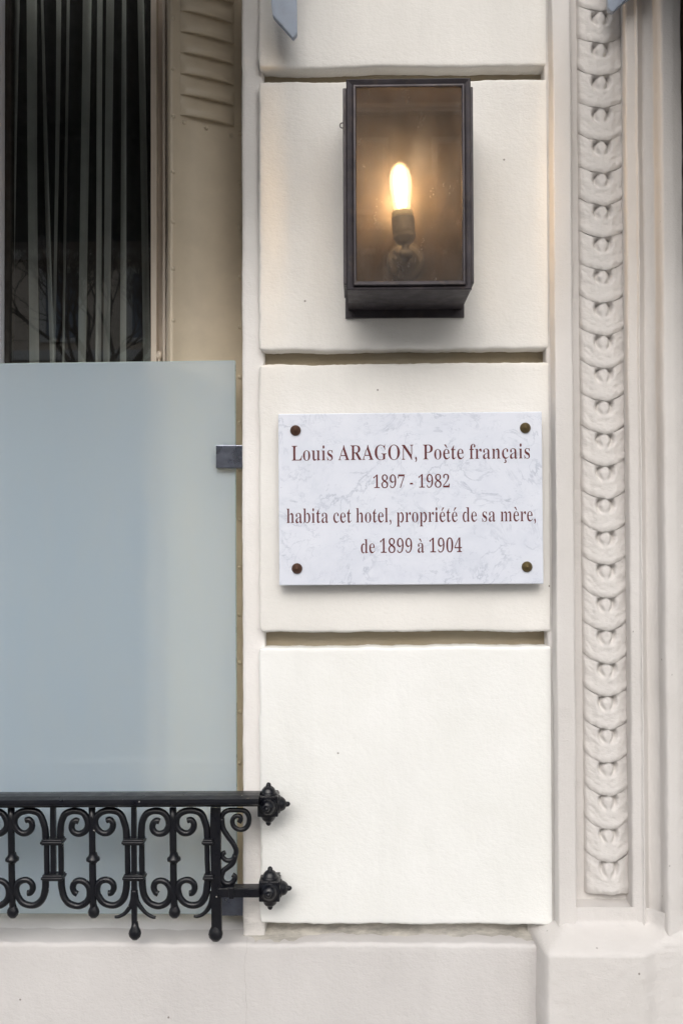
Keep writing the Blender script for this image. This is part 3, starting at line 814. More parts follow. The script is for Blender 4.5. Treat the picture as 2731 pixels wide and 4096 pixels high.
yE = -0.028
prof = [(xq + 0.001, 0.014), (xq, yE), (P(2540, 700, yE).x, yE - 0.002), (P(2551, 700, yE - .007).x, yE - 0.007),
        (P(2560, 700, yE).x, yE + 0.0), (P(2575, 700, yE).x, yE + 0.008), (P(2600, 700, yE).x, yE + 0.002),
        (P(2612, 700, yE).x, yE - 0.004), (P(2628, 700, yE - .022).x, yE - 0.026), (P(2644, 700, yE - .033).x, yE - 0.036),
        (P(2690, 700, yE - .035).x, yE - 0.035), (P(2728, 700, yE - .028).x, yE - 0.026), (P(2732, 700, yE).x, yE + 0.02),
        (P(2732, 700, yE).x + 0.02, yE + 0.09)]
moulding('door_moulding', prof, z_deep, zt_p, M_TRIM, facade, wob=0.0012, seed=9, r=0.004)
box('door_frame', P(2760, 700, 0.0).x, 0.95, 0.031, 0.12, 0.0, ZT, M_BROWN, facade, 0.004)

# carved band: overlapping scale-like links, each with a slotted eye
per = (P(2440, 3475, -0.02) - P(2410, 51, -0.02)).length / 26.0
top_pt, bot_pt = P(2407, 51, -0.015), P(2441, 3475, -0.015)
hw = 0.5 * (P(2530, 3000, -0.005).x - P(2347, 3000, -0.005).x) + 0.0006
N_U, N_F = 34, 30


def link_mesh(seed, last=False):
    """One link, origin at the middle of its eye; overlaps the next one at its curved lower lip."""
    bm = bmesh.new()
    s = Vector((seed * 4.1, seed * 2.3, seed))

    def lip(u):       # how far the lower lip hangs below the rim, in periods
        a = 1 - (1 - min(1.0, abs(u) ** 1.7)) ** 0.72
        return 0.36 * (1 - a) + 0.035 * noise.noise(Vector((u * 2.5, seed * 3.0, 0.3)))
    lip0 = lambda u: 0.36 * (1 - min(1.0, abs(u) ** 1.7)) ** 0.72
    rows = []
    fs = [k / N_F for k in range(N_F)] + [0.985, 1.0, 1.001, 1.04]
    for f in fs:
        row = []
        for i in range(N_U + 1):
            u = -1 + 2 * i / N_U
            L = lip0(u) if f < 0.02 else lip0(u) + (lip(u) - lip0(u)) * min(1, f)
            if last and f > 0.5:
                L = lip0(u) * (1 - min(1, (f - .5) * 2)) + 0.05 * noise.noise(Vector((u * 3, 1.7, 3)))
            z = (0.13 - f - L + 0.36) * per
            if last:
                z -= 0.33 * per * min(1, f) ** 2
            bulge = 0.0165 * (1 - abs(u) ** 2.6) ** 0.62 if abs(u) < 1 else 0.0
            dish = 0.0035 * math.exp(-((abs(u) - 0.62) / 0.14) ** 2) * (0.4 + 0.6 * f)
            tilt = 0.0013 * f - 0.0011 * max(0, (f - 0.9) / 0.1) ** 2 + 0.0016 * math.exp(-((f - 0.86) / 0.12) ** 2)
            h = bulge * (0.975 + 0.025 * f) + tilt - dish * 0.6
            # eye: two deep crescents either side of a web, fading downwards
            ez, eu = (f + L - 0.36 - 0.14), u
            rr = math.hypot(eu / 0.37, (ez - 0.04) / 0.28)
            cres = math.exp(-((rr - 0.85) / 0.24) ** 2) * (1 - math.exp(-(eu / 0.17) ** 2))
            cres *= max(0.0, min(1.0, (0.40 - ez) / 0.30)) * (1.0 if ez > -0.14 else 0)
            asym = 1.0 + 0.25 * (1 if u < 0 else -1) * noise.noise(Vector((seed, 7, 7)))
            h -= 0.0132 * cres * asym
            v = Vector((u * 1.2, f * 1.6, 0)) + s
            h += 0.0013 * noise.noise(v * 2.2) + 0.0009 * noise.noise(v * 6) + 0.0004 * noise.noise(v * 17)
            if f > 1.0:
                h = h - 0.0012 - (0.0 if not last else 0.012)
                z += 0.0008
            x = u * hw * (1 + 0.02 * noise.noise(Vector((f * 2, seed, u))))
            row.append(bm.verts.new((x, -h if abs(u) < 1 else 0.004, z)))
        rows.append(row)
    for a, b in zip(rows[:-1], rows[1:]):
        for k in range(N_U):
            bm.faces.new((a[k], b[k], b[k + 1], a[k + 1]))
    bmesh.ops.recalc_face_normals(bm, faces=bm.faces)
    me = bpy.data.meshes.new('carved_link')
    bm.to_mesh(me)
    bm.free()
    me.polygons.foreach_set('use_smooth', [True] * len(me.polygons))
    me.materials.append(M_TRIM)
    return me


link_meshes = [link_mesh(k + 1) for k in range(7)]
last_link = link_mesh(9, True)
for i in range(-4, 27):
    c = top_pt.lerp(bot_pt, i / 26.0)
    me = last_link if i == 26 else link_meshes[(i * 3 + 5) % 7]
    o = bpy.data.objects.new('carved_link', me)
    COL.objects.link(o)
    o.parent = sunk
    o.location = Vector((c.x, 0.011, c.z)) - Vector((0.2, 0, 0)) + Vector((0.2, 0, 0))
    o.rotation_euler = (0, rad(random.uniform(-0.5, 0.5)), 0)

# plinth under the pilaster, with its sloped top
x1, x2 = P(2168, 3950, -0.085).x, P(2606, 3950, -0.085).x
zp_a, zp_b = P(2400, 3690, -0.03).z, P(2400, 3825, -0.085).z
z_pt = zb_p
xs_t = XS + 0.002
x3 = P(2648, 3500, -0.063).x


def f_plinth(x, z):
    t = max(0.0, min(1.0, (z - zp_b) / (zp_a - zp_b)))
    t2 = (t * t * (3 - 2 * t)) * 0.6 + t * 0.4
    y = -0.085 + 0.056 * t2
    v = Vector((x, 0, z))
    xl = x1 + (xs_t - x1) * t2 - 0.001
    xr = x2 + (x3 - x2) * t2
    w = 0.0022 * fbm(Vector((3, z, 0)), 14)
    el = 1 / (1 + math.exp(-(x - xl - w - 0.004) / 0.0016))
    er = 1 / (1 + math.exp((x - xr - w) / 0.006))
    yr = -0.063 if z > zp_a else -0.063 - 0.010 * min(1, (zp_a - z) / 0.02)
    y = 0.033 + (y - 0.033) * el
    y = yr + (y - yr) * er if x > x1 + 0.05 else y
    y += 0.0013 * noise.noise(v * 9) + 0.0007 * noise.noise(v * 34) + 0.0005 * noise.noise(v * 90)
    flake = noise.noise(v * 22 + Vector((4, 0, 0)))
    if 0.12 < t < 1.0 and flake > 0.12:
        y += 0.0013
    return y


relief('plinth', x1 - 0.004, 0.95, -0.0 + 0.55, z_pt + 0.004, 0.0033, f_plinth, M_TRIM, facade)
box('plinth_foot', x1, 0.95, -0.084, 0.03, 0.0, 0.56, M_TRIM, facade)

# base course below the window and the blocks, and the sloping sill
plaster_block('base_course', XL, x1 + 0.006, 0.5, z_b, -0.015, 0.0465, M_BASE, facade, r=0.007, wob=0.0022,
              step=0.008, seed=21, edges='t')
box('base_course', XL, x1 + 0.006, -0.014, 0.0465, 0.0, 0.51, M_BASE, facade)


def add_sill():
    bm = bmesh.new()
    nx, ny = 130, 30
    xa_, xb_ = XL, XR + 0.012
    rows = []
    for j in range(ny + 1):
        t = j / ny
        y = 0.0 + 0.19 * t
        row = []
        for i in range(nx + 1):
            x = xa_ + (xb_ - xa_) * i / nx
            v = Vector((x, y, 0))
            z = z_s - 0.0012 + 0.010 * t + 0.0011 * noise.noise(v * 8) + 0.0006 * noise.noise(v * 40)
            row.append(bm.verts.new((x, y - 0.012 * (j == 0), z - 0.006 * (j == 0))))
        rows.append(row)
    for a, b in zip(rows[:-1], rows[1:]):
        for k in range(nx):
            bm.faces.new((a[k], a[k + 1], b[k + 1], b[k]))
    return obj('window_sill', bm, M_SILL, facade, smooth=True)


add_sill()
# worn lip of plaster between the block recess and the base course
bm = bmesh.new()
rows = []
for j in range(9):
    t = j / 8
    row = []
    for i in range(121):
        x = XR + 0.001 + (x1 - XR + 0.005) * i / 120
        v = Vector((x, t * 0.05, 0))
        row.append(bm.verts.new((x, -0.004 + 0.052 * t, z_b - 0.0018 + 0.013 * t ** 2 + 0.0016 * noise.noise(v * 12) + 0.0009 * noise.noise(v * 50))))
    rows.append(row)
for a, b in zip(rows[:-1], rows[1:]):
    for k in range(120):
        bm.faces.new((a[k], a[k + 1], b[k + 1], b[k]))
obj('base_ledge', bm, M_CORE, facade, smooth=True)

# ------------------------------------------------------------------ window
win = thing('window', 'tall casement window with beige frame and dark striped curtain behind', 'window', (-0.9, 0.17, z_s))
q = lambda px, y: P(px, 700, y).x
prof = [(q(611, .17), .185), (q(611, .17), .152), (q(628, .152), .150), (q(630, .16), .168), (q(651, .16), .168),
        (q(653, .14), .136), (q(662, .135), .134), (q(664, .135), .138), (q(679, .135), .137), (q(682, .14), .185)]
moulding('window_frame', prof, z_s + 0.005, ZT, M_FRAME, win, step=0.05, wob=0.0003, r=0.0015)
xg0, xg1 = q(14, .15), q(613, .165)
prof = [(q(-150, .15), .185), (q(-150, .15), .150), (q(-8, .15), .148), (q(4, .15), .140), (q(11, .15), .141), (q(13, .15), .185)]
moulding('meeting_stile', prof, z_s + 0.005, ZT, M_STILE, win, step=0.05, wob=0.0002, r=0.0015)
prof = [(q(14, .15), .160), (q(30, .15), .163), (q(33, .15), .186)]
moulding('glazing_bead', prof, z_s + 0.005, ZT, M_DARK, win, step=0.1, wob=0.0001, r=0.001)
box('pane', xg0 - 0.004, xg1 + 0.004, 0.1700, 0.1701, z_s + 0.02, ZT, M_PANE, win)
box('pane', XL + 0.05, q(-150, .15) + 0.004, 0.1700, 0.1701, z_s + 0.02, ZT, M_PANE, win)
box('window_frame', XL, XL + 0.06, 0.15, 0.185, z_s + 0.005, ZT, M_FRAME, win)
k = P(638, 1428, .155)
bm = bmesh.new()
add_lathe(bm, [(0.0, .0115), (.004, .0105), (.0065, .007), (.0072, .003), (.006, -.001), (.003, -.004), (.0028, -.008),
               (.0055, -.009), (.0055, -.022)], k, (0, 0, 1), 16)
obj('hinge_knob', bm, M_FRAME, win, smooth=True)

# curtain with woven pale stripes: (x at the top of the picture, x at the screen) of each stripe's edges
stripes = [(-60, -40, -75, -55), (64, 88, 40, 66), (107, 136, 118, 148), (160, 182, 203, 231), (222, 236, 210, 216), (262, 287, 248, 268),
           (330, 357, 309, 338), (396, 419, 391, 408), (430, 452, 411, 431), (490, 515, 484, 512), (549, 570, 566, 594), (640, 668, 640, 668)]
YC = 0.215
M_STRIPE = NT('sheer_pale_stripe')
_c = M_STRIPE.mix(M_STRIPE.ramp(M_STRIPE.noise(14, 5), (.35, 0.), (.7, 1.)), (0.42, 0.43, 0.41), (0.32, 0.33, 0.31))
M_STRIPE.link(_c, M_STRIPE.p.inputs['Base Color'])
M_STRIPE.p.inputs['Roughness'].default_value = 0.9
M_STRIPE = M_STRIPE.m
M_CLOTH = flat('black_curtain_cloth', (0.008, 0.008, 0.009), 0.95)
bm = bmesh.new()
cols = []
xs0 = []
for a0, a1, b0, b1 in stripes:
    xs0 += [(a0, b0, 1), (a1, b1, 0)]
zT, zB = P(300, -350, YC).z, z_s + 0.03
zPt, zPb = P(300, 0, YC).z, P(300, 1440, YC).z
allc = [(-400, -420, 0)] + xs0
NZ = 60
verts = []
mats = []
for ci, (a, b, s_) in enumerate(allc):
    nxt = allc[ci + 1] if ci + 1 < len(allc) else None
    n = 3 if nxt else 1
    for kk in range(n if nxt else 1):
        t = kk / n
        aa = a + ((nxt[0] - a) * t if nxt else 0)
        bb = b + ((nxt[1] - b) * t if nxt else 0)
        col = []
        for j in range(NZ + 1):
            z = zT + (zB - zT) * j / NZ
            w = (zPt - z) / (zPt - zPb)
            px = aa + (bb - aa) * (w if w < 1.2 else 1.2)
            px += 4 * noise.noise(Vector((aa * 0.01, z * 1.7, 3)))
            x = P(px, 700, YC).x
            y = YC + 0.016 * math.sin(aa * 0.058 + 0.6 * math.sin(z * 1.3)) + 0.004 * noise.noise(Vector((aa * .02, z * 2, 0)))
            col.append(bm.verts.new((x, y, z)))
        verts.append(col)
        mats.append(s_)
for i in range(len(verts) - 1):
    for j in range(NZ):
        fc = bm.faces.new((verts[i][j], verts[i + 1][j], verts[i + 1][j + 1], verts[i][j + 1]))
        fc.material_index = mats[i]
cur = obj('curtain', bm, [M_CLOTH, M_STRIPE], smooth=True)
cur['label'] = 'black curtain with narrow pale vertical stripes hanging behind the window pane'
cur['category'] = 'curtain'

# dark room behind
bm = bmesh.new()
add_box(bm, XL - 0.1, XR + 0.25, 0.385, 2.6, 0.2, 3.0)
bmesh.ops.delete(bm, geom=[f for f in bm.faces if f.calc_center_median().y < 0.39], context='FACES')
obj('room', bm, M_DARK, kind='structure')

# ------------------------------------------------------------------ folded metal shutter
A, B = P(683, 700, 0.100), P(966, 700, 0.170)
dv = Vector((B.x - A.x, B.y - A.y, 0)).normalized()
nv = Vector((dv.y, -dv.x, 0))
LEN = (Vector((B.x, B.y, 0)) - Vector((A.x, A.y, 0))).length + 0.035
shut = thing('folded_shutter', 'tan painted metal shutter folded back in the window reveal', 'shutter', (A.x, A.y, z_s + 0.01))


def S(t, h, z):
    return Vector((A.x, A.y, 0)) + dv * t + nv * h + Vector((0, 0, z))


def onS(px, py):
    p = Pl(px, py, A, nv)
    return (p - A).dot(dv), p.z


bm = bmesh.new()
zs = [z_s + 0.012 + (ZT - z_s - 0.012) * j / 60 for j in range(61)]
prev = None
for z in zs:
    row = []
    for t, h in ((-.001, -.012), (-.001, -.001), (0.0, 0.0), (0.004, 0.0015), (0.006, 0.0), (LEN * .25, 0), (LEN * .5, 0), (LEN * .75, 0),
                 (LEN, 0.0), (LEN, -.01)):
        hh = h + 0.0006 * noise.noise(Vector((t * 8, 0, z * 4)))
        row.append(bm.verts.new(S(t, hh, z)))
    if prev:
        for k in range(len(row) - 1):
            bm.faces.new((prev[k], prev[k + 1], row[k + 1], row[k]))
    prev = row
obj('leaf', bm, M_SHUT, shut, smooth=True)
ta, tb = onS(722, 400)[0], onS(936, 400)[0]
zl = [onS(722, y)[1] for y in (459, 375, 289, 203, 119, 34)]
pitch = zl[1] - zl[0]


def louvre_mesh():
    bm = bmesh.new()
    NT_, NV_ = 20, 12
    rows = []
    H = pitch * 0.90
    for j in range(NV_ + 3):
        row = []
        for i in range(NT_ + 1):
            u = i / NT_
            e = min(1.0, (math.sin(math.pi * u) + 1e-9) ** 0.45)
            if j <= NV_:
                v = j / NV_
                vv = min(1.0, v / 0.82)
                h = (0.0125 * vv * vv * (3 - 2 * vv) - 0.0012 * max(0, v - .82) / .18) * e
                z = H * (1 - v)
            elif j == NV_ + 1:
                h, z = 0.0095 * e, -0.0016
            else:
                h, z = -0.002, 0.0006
            row.append(bm.verts.new(S(ta + (tb - ta) * u, h + 0.0004, z)))
        rows.append(row)
    for a, b in zip(rows[:-1], rows[1:]):
        for k in range(NT_):
            bm.faces.new((a[k], a[k + 1], b[k + 1], b[k]))
    return bm


lv = obj('louvre', louvre_mesh(), M_SHUT, shut, smooth=True)
L0 = Vector(lv.location)
lv.location = L0 + Vector((0, 0, zl[0]))
for i in range(1, 12):
    dup(lv, shut, L0 + Vector((0, 0, zl[0] + pitch * i)))
bm = bmesh.new()
add_lathe(bm, [(.0042, -.001), (.0038, .0012), (.0022, .0024), (0, .0027)], (0, 0, 0), nv, 10)
rv = obj('rivet', bm, M_SHUT, shut, smooth=True)
rpts = [(693, y) for y in (70, 277, 465, 688, 888, 1075, 1281)] + [(737, 489), (825, 511), (925, 541)]
rpts += [(959, y) for y in (535, 730, 910, 1107, 1307, 1508, 1692, 1877, 2077, 2269, 2459, 2650, 2847, 3049, 3240)]
for i, (px, py) in enumerate(rpts):
    t, z = onS(px, py)
    loc = S(t, 0.0008, z) - Vector(shut.location)
    if i == 0:
        rv.location = loc
    else:
        dup(rv, shut, loc)

# ------------------------------------------------------------------ frosted glass screen
pTL, pTR = P(0, 1453, .08), P(941, 1441, .08)
pB = P(480, 3656, .08)
scr = thing('glass_screen', 'frosted glass privacy screen standing on the sill behind the black railing', 'screen', (-0.7, 0.08, pB.z))
bm = bmesh.new()
x0_, x1_ = XL + 0.02, P(943, 2500, .08).x
sl_ = (pTR.z - pTL.z) / (pTR.x - pTL.x)
fa = []
for y in (0.08, 0.09):
    fa.append([bm.verts.new(c) for c in ((x0_, y, pB.z), (x1_ + .0015, y, pB.z), (x1_, y, pTR.z + sl_ * (x1_ - pTR.x)),
                                         (x0_, y, pTR.z + sl_ * (x0_ - pTR.x)))])
bm.faces.new(fa[0])
bm.faces.new(fa[1][::-1])
for k in range(4):
    bm.faces.new((fa[0][k], fa[0][(k + 1) % 4], fa[1][(k + 1) % 4], fa[1][k]))
es = list(bm.edges)
bmesh.ops.bevel(bm, geom=es, offset=0.001, segments=1, affect='EDGES')
for f_ in bm.faces:
    f_.normal_update()
    cy_ = f_.calc_center_median().y
    f_.material_index = 0 if cy_ < 0.0805 and abs(f_.normal.y) > .9 else 1 if cy_ > .0895 and abs(f_.normal.y) > .9 else 2
obj('glass_panel', bm, [M_FROST, M_CLEAR, M_GEDGE], scr)
for (px0, px1, py0, py1) in ((864, 1010, 1781, 1872), (876, 1010, 3577, 3664)):
    a_, b_ = P(px0, py0, .066), P(px1, py1, .066)
    bm = bmesh.new()
    add_box(bm, a_.x, b_.x, .066, .0795, b_.z, a_.z, 0.0012)
    add_box(bm, a_.x, b_.x, .0905, .104, b_.z, a_.z, 0.0012)
    add_box(bm, x1_ + .004, b_.x - .0005, .0705, .0995, b_.z + .001, a_.z - .001)
    o = obj('clamp', bm, M_STEEL, scr)

# ------------------------------------------------------------------ marble plaque
c_TL, c_TR, c_BR, c_BL = P(1111.6, 1655, -.030), P(2166, 1646, -.030), P(2172, 2335, -.030), P(1118, 2342, -.030)
ex = ((c_TR - c_TL) + (c_BR - c_BL)).normalized()
ez = Vector((-ex.z, 0, ex.x))
PW = ((c_TR - c_TL).length + (c_BR - c_BL).length) / 2
PH = ((c_TL - c_BL).length + (c_TR - c_BR).length) / 2
pc = (c_TL + c_TR + c_BR + c_BL) / 4
plq = thing('memorial_plaque', 'white veined marble plaque with dark red lettering below the lantern', 'plaque', (0, 0, 0))


def PQ(u, w, d=0.0):
    """Point on the plaque: u along, w up from the centre, d out of its face."""
    return Vector((pc.x, -.030 - d, pc.z)) + ex * u + ez * w


bm = bmesh.new()
add_box(bm, -PW / 2, PW / 2, -.030, -.0105, -PH / 2, PH / 2, 0.0016, 2)
ang = math.atan2(ex.z, ex.x)
bmesh.ops.rotate(bm, verts=bm.verts, cent=(0, 0, 0), matrix=Matrix.Rotation(-ang, 3, 'Y'))
bmesh.ops.translate(bm, verts=bm.verts, vec=(pc.x, 0, pc.z))
obj('slab', bm, M_MARBLE, plq)


def onQ(px, py):
    p = P(px, py, -.030)
    d = p - Vector((pc.x, -.030, pc.z))
    return d.dot(ex), d.dot(ez)


for (px, py, m) in ((1182, 1722, M_COPPER), (2099, 1712, M_BRASS), (2106, 2267, M_BRASS), (1188, 2274, M_COPPER)):
    u, w = onQ(px, py)
    bm = bmesh.new()
    add_lathe(bm, [(.0082, -.0005), (.0088, .0010), (.0086, .0022), (.0070, .0045), (.0045, .0068), (.0022, .0083), (.0010, .0094), (0, .0098)],
              PQ(u, w), (0, -1, 0), 28)
    o = obj('screw_cap', bm, m, plq, smooth=True)
    o['label'] = 'reddish brown cap' if m is M_COPPER else 'yellowish brass cap'
for (px, py) in ((1182, 1722), (2099, 1712), (2106, 2267), (1188, 2274)):
    u, w = onQ(px, py)
    bm = bmesh.new()
    add_lathe(bm, [(.003, .001), (.003, .0190)], PQ(u, w, -.0200), (0, 1, 0), 8)
    obj('screw', bm, M_COPPER, plq)

ACC = {'è': ('e', 'grave'), 'à': ('a', 'grave'), 'é': ('e', 'acute'), 'ç': ('c', 'ced')}


def rows_of(ch):
    y0, y1, adv, s = GLYPHS[ch]
    rows = [[float(v) for v in r.split()] for r in s.split(';')]
    return y0, y1, adv, rows


def letter(bm, ch, x, sx, em, base, fn):
    """Add one glyph as thin strips; fn maps (u, w) in metres to a point. Returns the advance."""
    acc = None
    if ch in ACC:
        ch, acc = ACC[ch]
    y0, y1, adv, rows = rows_of(ch)
    n = len(rows)
    hy = (y1 - y0) / n

    def slim(r):
        out = []
        for a, b in zip(r[::2], r[1::2]):
            L = b - a
            d = min(36.0, max(0.0, (L - 45) * 0.40))
            out.append((a + d / 2, b - d / 2))
        return out
    R = [slim(r) for r in rows]

    def quad(a0, b0, ya, a1, b1, yb):
        vs = [bm.verts.new(fn(x + px * sx * em / 1000, base + py * em / 1000))
              for px, py in ((a0, ya), (b0, ya), (b1, yb), (a1, yb))]
        bm.faces.new(vs)
    for k in range(n):
        yc = y0 + hy * (k + 0.5)
        if k + 1 < n and len(R[k]) == len(R[k + 1]) and all(max(p[0], q_[0]) < min(p[1], q_[1]) and abs(p[0] - q_[0]) < 60
                                                         and abs(p[1] - q_[1]) < 60 for p, q_ in zip(R[k], R[k + 1])):
            for p, q_ in zip(R[k], R[k + 1]):
                quad(p[0], p[1], yc, q_[0], q_[1], yc + hy)
        else:
            for p in R[k]:
                quad(p[0], p[1], yc, p[0], p[1], yc + hy * 0.5)
            if k + 1 < n:
                for p in R[k + 1]:
                    quad(p[0], p[1], yc + hy * 0.5, p[0], p[1], yc + hy)
    cx = adv / 2 + 5
    if acc == 'grave':
        quad(cx + 15, cx + 60, 520, cx - 130, cx - 20, 678)
    elif acc == 'acute':
        quad(cx - 60, cx - 15, 520, cx + 20, cx + 130, 678)
    elif acc == 'ced':
        quad(cx - 20, cx + 20, -60, cx, cx + 40, -10)
        quad(cx - 15, cx + 75, -110, cx - 10, cx + 60, -60)
        quad(cx - 20, cx + 70, -160, cx + 10, cx + 75, -110)
        quad(cx - 85, cx + 20, -195, cx - 60, cx + 70, -160)
    return adv * sx * em / 1000


for text, pL, pR, caph in (('Louis ARAGON, Poète français', (1166, 1843), (2120, 1834), 59.5),
                           ('1897 - 1982', (1491, 1953), (1799, 1950), 54.5),
                           ('habita cet hotel, propriété de sa mère,', (1146, 2092.5), (2143, 2085), 58),
                           ('de 1899 à 1904', (1442, 2213), (1847, 2209), 56)):
    (ua, wa), (ub, wb_) = onQ(*pL), onQ(*pR)
    em = caph / (FPX / 1.67) / (0.716 if text[0].isdigit() else 0.678)
    tot = sum(250 if c == ' ' else GLYPHS[ACC.get(c, (c,))[0]][2] for c in text) - 60
    sx = (ub - ua) / (tot * em / 1000)
    bm = bmesh.new()
    x = ua - 30 * sx * em / 1000
    slope = (wb_ - wa) / (ub - ua)
    for c in text:
        if c == ' ':
            x += 250 * sx * em / 1000
        else:
            x += letter(bm, c, x, sx, em, 0.0, lambda u, w: PQ(u, w + wa + slope * (u - ua), 0.00022))
    bmesh.ops.remove_doubles(bm, verts=bm.verts, dist=1e-6)
    obj('inscription_line', bm, M_RED, plq)

# ------------------------------------------------------------------ wall lantern
YF = -0.150
LX0, LX1 = P(1387, 700, YF).x, P(1882, 700, YF).x
LZ1, LZ0 = P(1635, 314, YF).z, P(1635, 1157, YF).z
lcx = (LX0 + LX1) / 2
lan = thing('wall_lantern', 'dark bronze box lantern with a glowing bulb above the marble plaque', 'lantern', (lcx, 0, LZ0))
ix0, ix1 = P(1425, 700, YF - .004).x, P(1847, 700, YF - .004).x
iz1, iz0 = P(1635, 346, YF - .004).z, P(1635, 1122, YF - .004).z
bm = bmesh.new()
e = 0.0055
add_rings(bm, [(LX0, LX1, LZ0, LZ1, YF + .016), (LX0 - .0006, LX1 + .0006, LZ0 - .0006, LZ1 + .0006, YF + .002),
               (LX0 + .001, LX1 - .001, LZ0 + .001, LZ1 - .001, YF),
               (ix0 - .0045, ix1 + .0045, iz0 - .0062, iz1 + .0045, YF + .004)])
add_rings(bm, [(ix0 - .0048, ix1 + .0048, iz0 - .0066, iz1 + .0048, YF + .004), (ix0 - .0048, ix1 + .0048, iz0 - .0066, iz1 + .0048, YF - .001),
               (ix0 - .0038, ix1 + .0038, iz0 - .0052, iz1 + .0038, YF - .0030),
               (ix0 - .0016, ix1 + .0016, iz0 - .0022, iz1 + .0016, YF - .0030),
               (ix0, ix1, iz0, iz1, YF - .0015), (ix0, ix1, iz0, iz1, YF + .006)])
obj('door_frame', bm, M_BRONZE, lan)
box('glass_pane', ix0 - .002, ix1 + .002, YF + .0010, YF + .0013, iz0 - .002, iz1 + .002, M_LGLASS, lan)
# casing: top, bottom, corner posts, back
bm = bmesh.new()
add_box(bm, LX0, LX1, YF + .0162, -.001, LZ1 - .003, LZ1)
add_box(bm, LX0, LX1, YF + .0162, -.001, LZ0, LZ0 + .003)
for xx0, xx1 in ((LX0, LX0 + .002), (LX1 - .002, LX1)):
    add_box(bm, xx0, xx1, YF + .0162, YF + .026, LZ0 + .003, LZ1 - .003)
    add_box(bm, xx0, xx1, -.040, -.001, LZ0 + .003, LZ1 - .003)
    add_box(bm, xx0, xx1, YF + .026, -.040, LZ0 + .003, LZ0 + .020)
    add_box(bm, xx0, xx1, YF + .026, -.040, LZ1 - .022, LZ1 - .003)
obj('casing', bm, M_BRONZE, lan)
bm = bmesh.new()
add_box(bm, LX0 + .0025, LX1 - .0025, -.040, -.038, LZ0 + .0035, LZ1 - .0035)
add_box(bm, LX0 + .0025, LX1 - .0025, YF + .018, -.0405, LZ1 - .0055, LZ1 - .0035)
add_box(bm, LX0 + .0025, LX1 - .0025, YF + .018, -.0405, LZ0 + .0035, LZ0 + .0055)
obj('lining', bm, M_LINING, lan)
bp0, bp1, bpz = P(1381, 1260, -.004).x, P(1855, 1260, -.004).x, P(1620, 1272, -.004).z
box('back_plate', bp0, bp1, -.007, -.0008, bpz, LZ1 - .004, M_BRONZE, lan, 0.0008)
for px, py in ((1410, 1257), (1825, 1250)):
    c = P(px, py, -.007)
    bm = bmesh.new()
    add_lathe(bm, [(.0040, 0), (.0042, .0012), (.0030, .0022), (.0012, .0024), (0, .0012)], c, (0, -1, 0), 14)
    add_box(bm, c.x - .0026, c.x + .0026, -.0096, -.0088, c.z - .0005, c.z + .0005)
    add_box(bm, c.x - .0005, c.x + .0005, -.0097, -.0089, c.z - .0026, c.z + .0026)
    obj('screw', bm, M_BRONZE, lan, smooth=False)
fz1, fz0 = P(1380, 352, -.13).z, P(1380, 1138, -.13).z
for sgn, xx in ((-1, LX0), (1, LX1)):
    bm = bmesh.new()
    def sb(y0, y1, z0, z1, t0=0.0004, t1=.0062, b=.0014):
        a_, b_ = sorted((xx + sgn * t0, xx + sgn * t1))
        add_box(bm, a_, b_, y0, y1, z0, z1, b)
    sb(YF + .020, YF + .030, fz0, fz1)
    sb(-.046, -.036, fz0, fz1)
    sb(YF + .0305, -.0465, fz0, fz0 + .018)
    sb(YF + .0305, -.0465, fz1 - .018, fz1)
    sf = obj('side_frame', bm, M_BRONZE, lan)
    a_, b_ = sorted((xx - sgn * .0002, xx + sgn * .0001))
    box('side_pane', a_, b_, YF + .026, -.042, fz0 + .012, fz1 - .012, M_SGLASS, sf)
# small catch ring at the left
c = P(1368, 502, -.075)
bm = bmesh.new()
ring = [c + Vector((math.cos(a) * .0035, 0, math.sin(a) * .0042)) for a in [k * 2 * math.pi / 14 for k in range(13)]]
add_tube(bm, ring + [c + Vector((.012, 0, -.005))], .0009, 6)
obj('catch_ring', bm, M_BRONZE, lan, smooth=True)

# lamp holder: wall plate, knuckle, thumb screw, shell, cream ring
YB = -.084
hc = P(1620, 1052, -.042)
bm = bmesh.new()
add_lathe(bm, [(.0305, 0), (.0305, .003), (.0285, .006), (.024, .0075), (.021, .0080), (.017, .016), (.010, .021), (.0, .022)],
          (hc.x, -.0405, hc.z), (0, -1, 0), 32)
hp = obj('lamp_holder', bm, M_HOLDER, lan, smooth=True)
for dx in (-.0255, .0255):
    bm = bmesh.new()
    add_lathe(bm, [(.0024, 0), (.0022, .0012), (0, .0016)], (hc.x + dx, -.0472, hc.z), (0, -1, 0), 10)
    obj('plate_screw', bm, M_HOLDER, hp, smooth=True)
kn = P(1623, 1012, YB)
bm = bmesh.new()
add_tube(bm, [Vector((hc.x, -.0575, hc.z)), Vector((hc.x + .001, -.070, hc.z + .004)), Vector((kn.x, YB, kn.z - .004)), Vector((kn.x, YB, kn.z + .004))], .0062, 12)
add_lathe(bm, [(.0066, -.010), (.0078, -.009), (.0078, .009), (.0066, .010)], (kn.x, YB, kn.z - .002), (1, 0, 0), 16)
obj('knuckle', bm, M_HOLDER, hp, smooth=True)
bm = bmesh.new()
add_lathe(bm, [(.002, 0), (.002, .008)], (kn.x - .009, YB, kn.z - .003), (-1, 0, -.1), 8)
for s in (1, -1):
    add_lathe(bm, [(0, -.001), (.0038, -.0006), (.0038, .0006), (0, .001)], (kn.x - .0185, YB - .001, kn.z - .004 + s * .0052), (.15, 1, .1), 12)
obj('thumb_screw', bm, M_HOLDER, hp, smooth=True)
base = P(1621, 998, YB)
tip = P(1607, 846, YB)
axh = (tip - base).normalized()
LH = (tip - base).length
bm = bmesh.new()
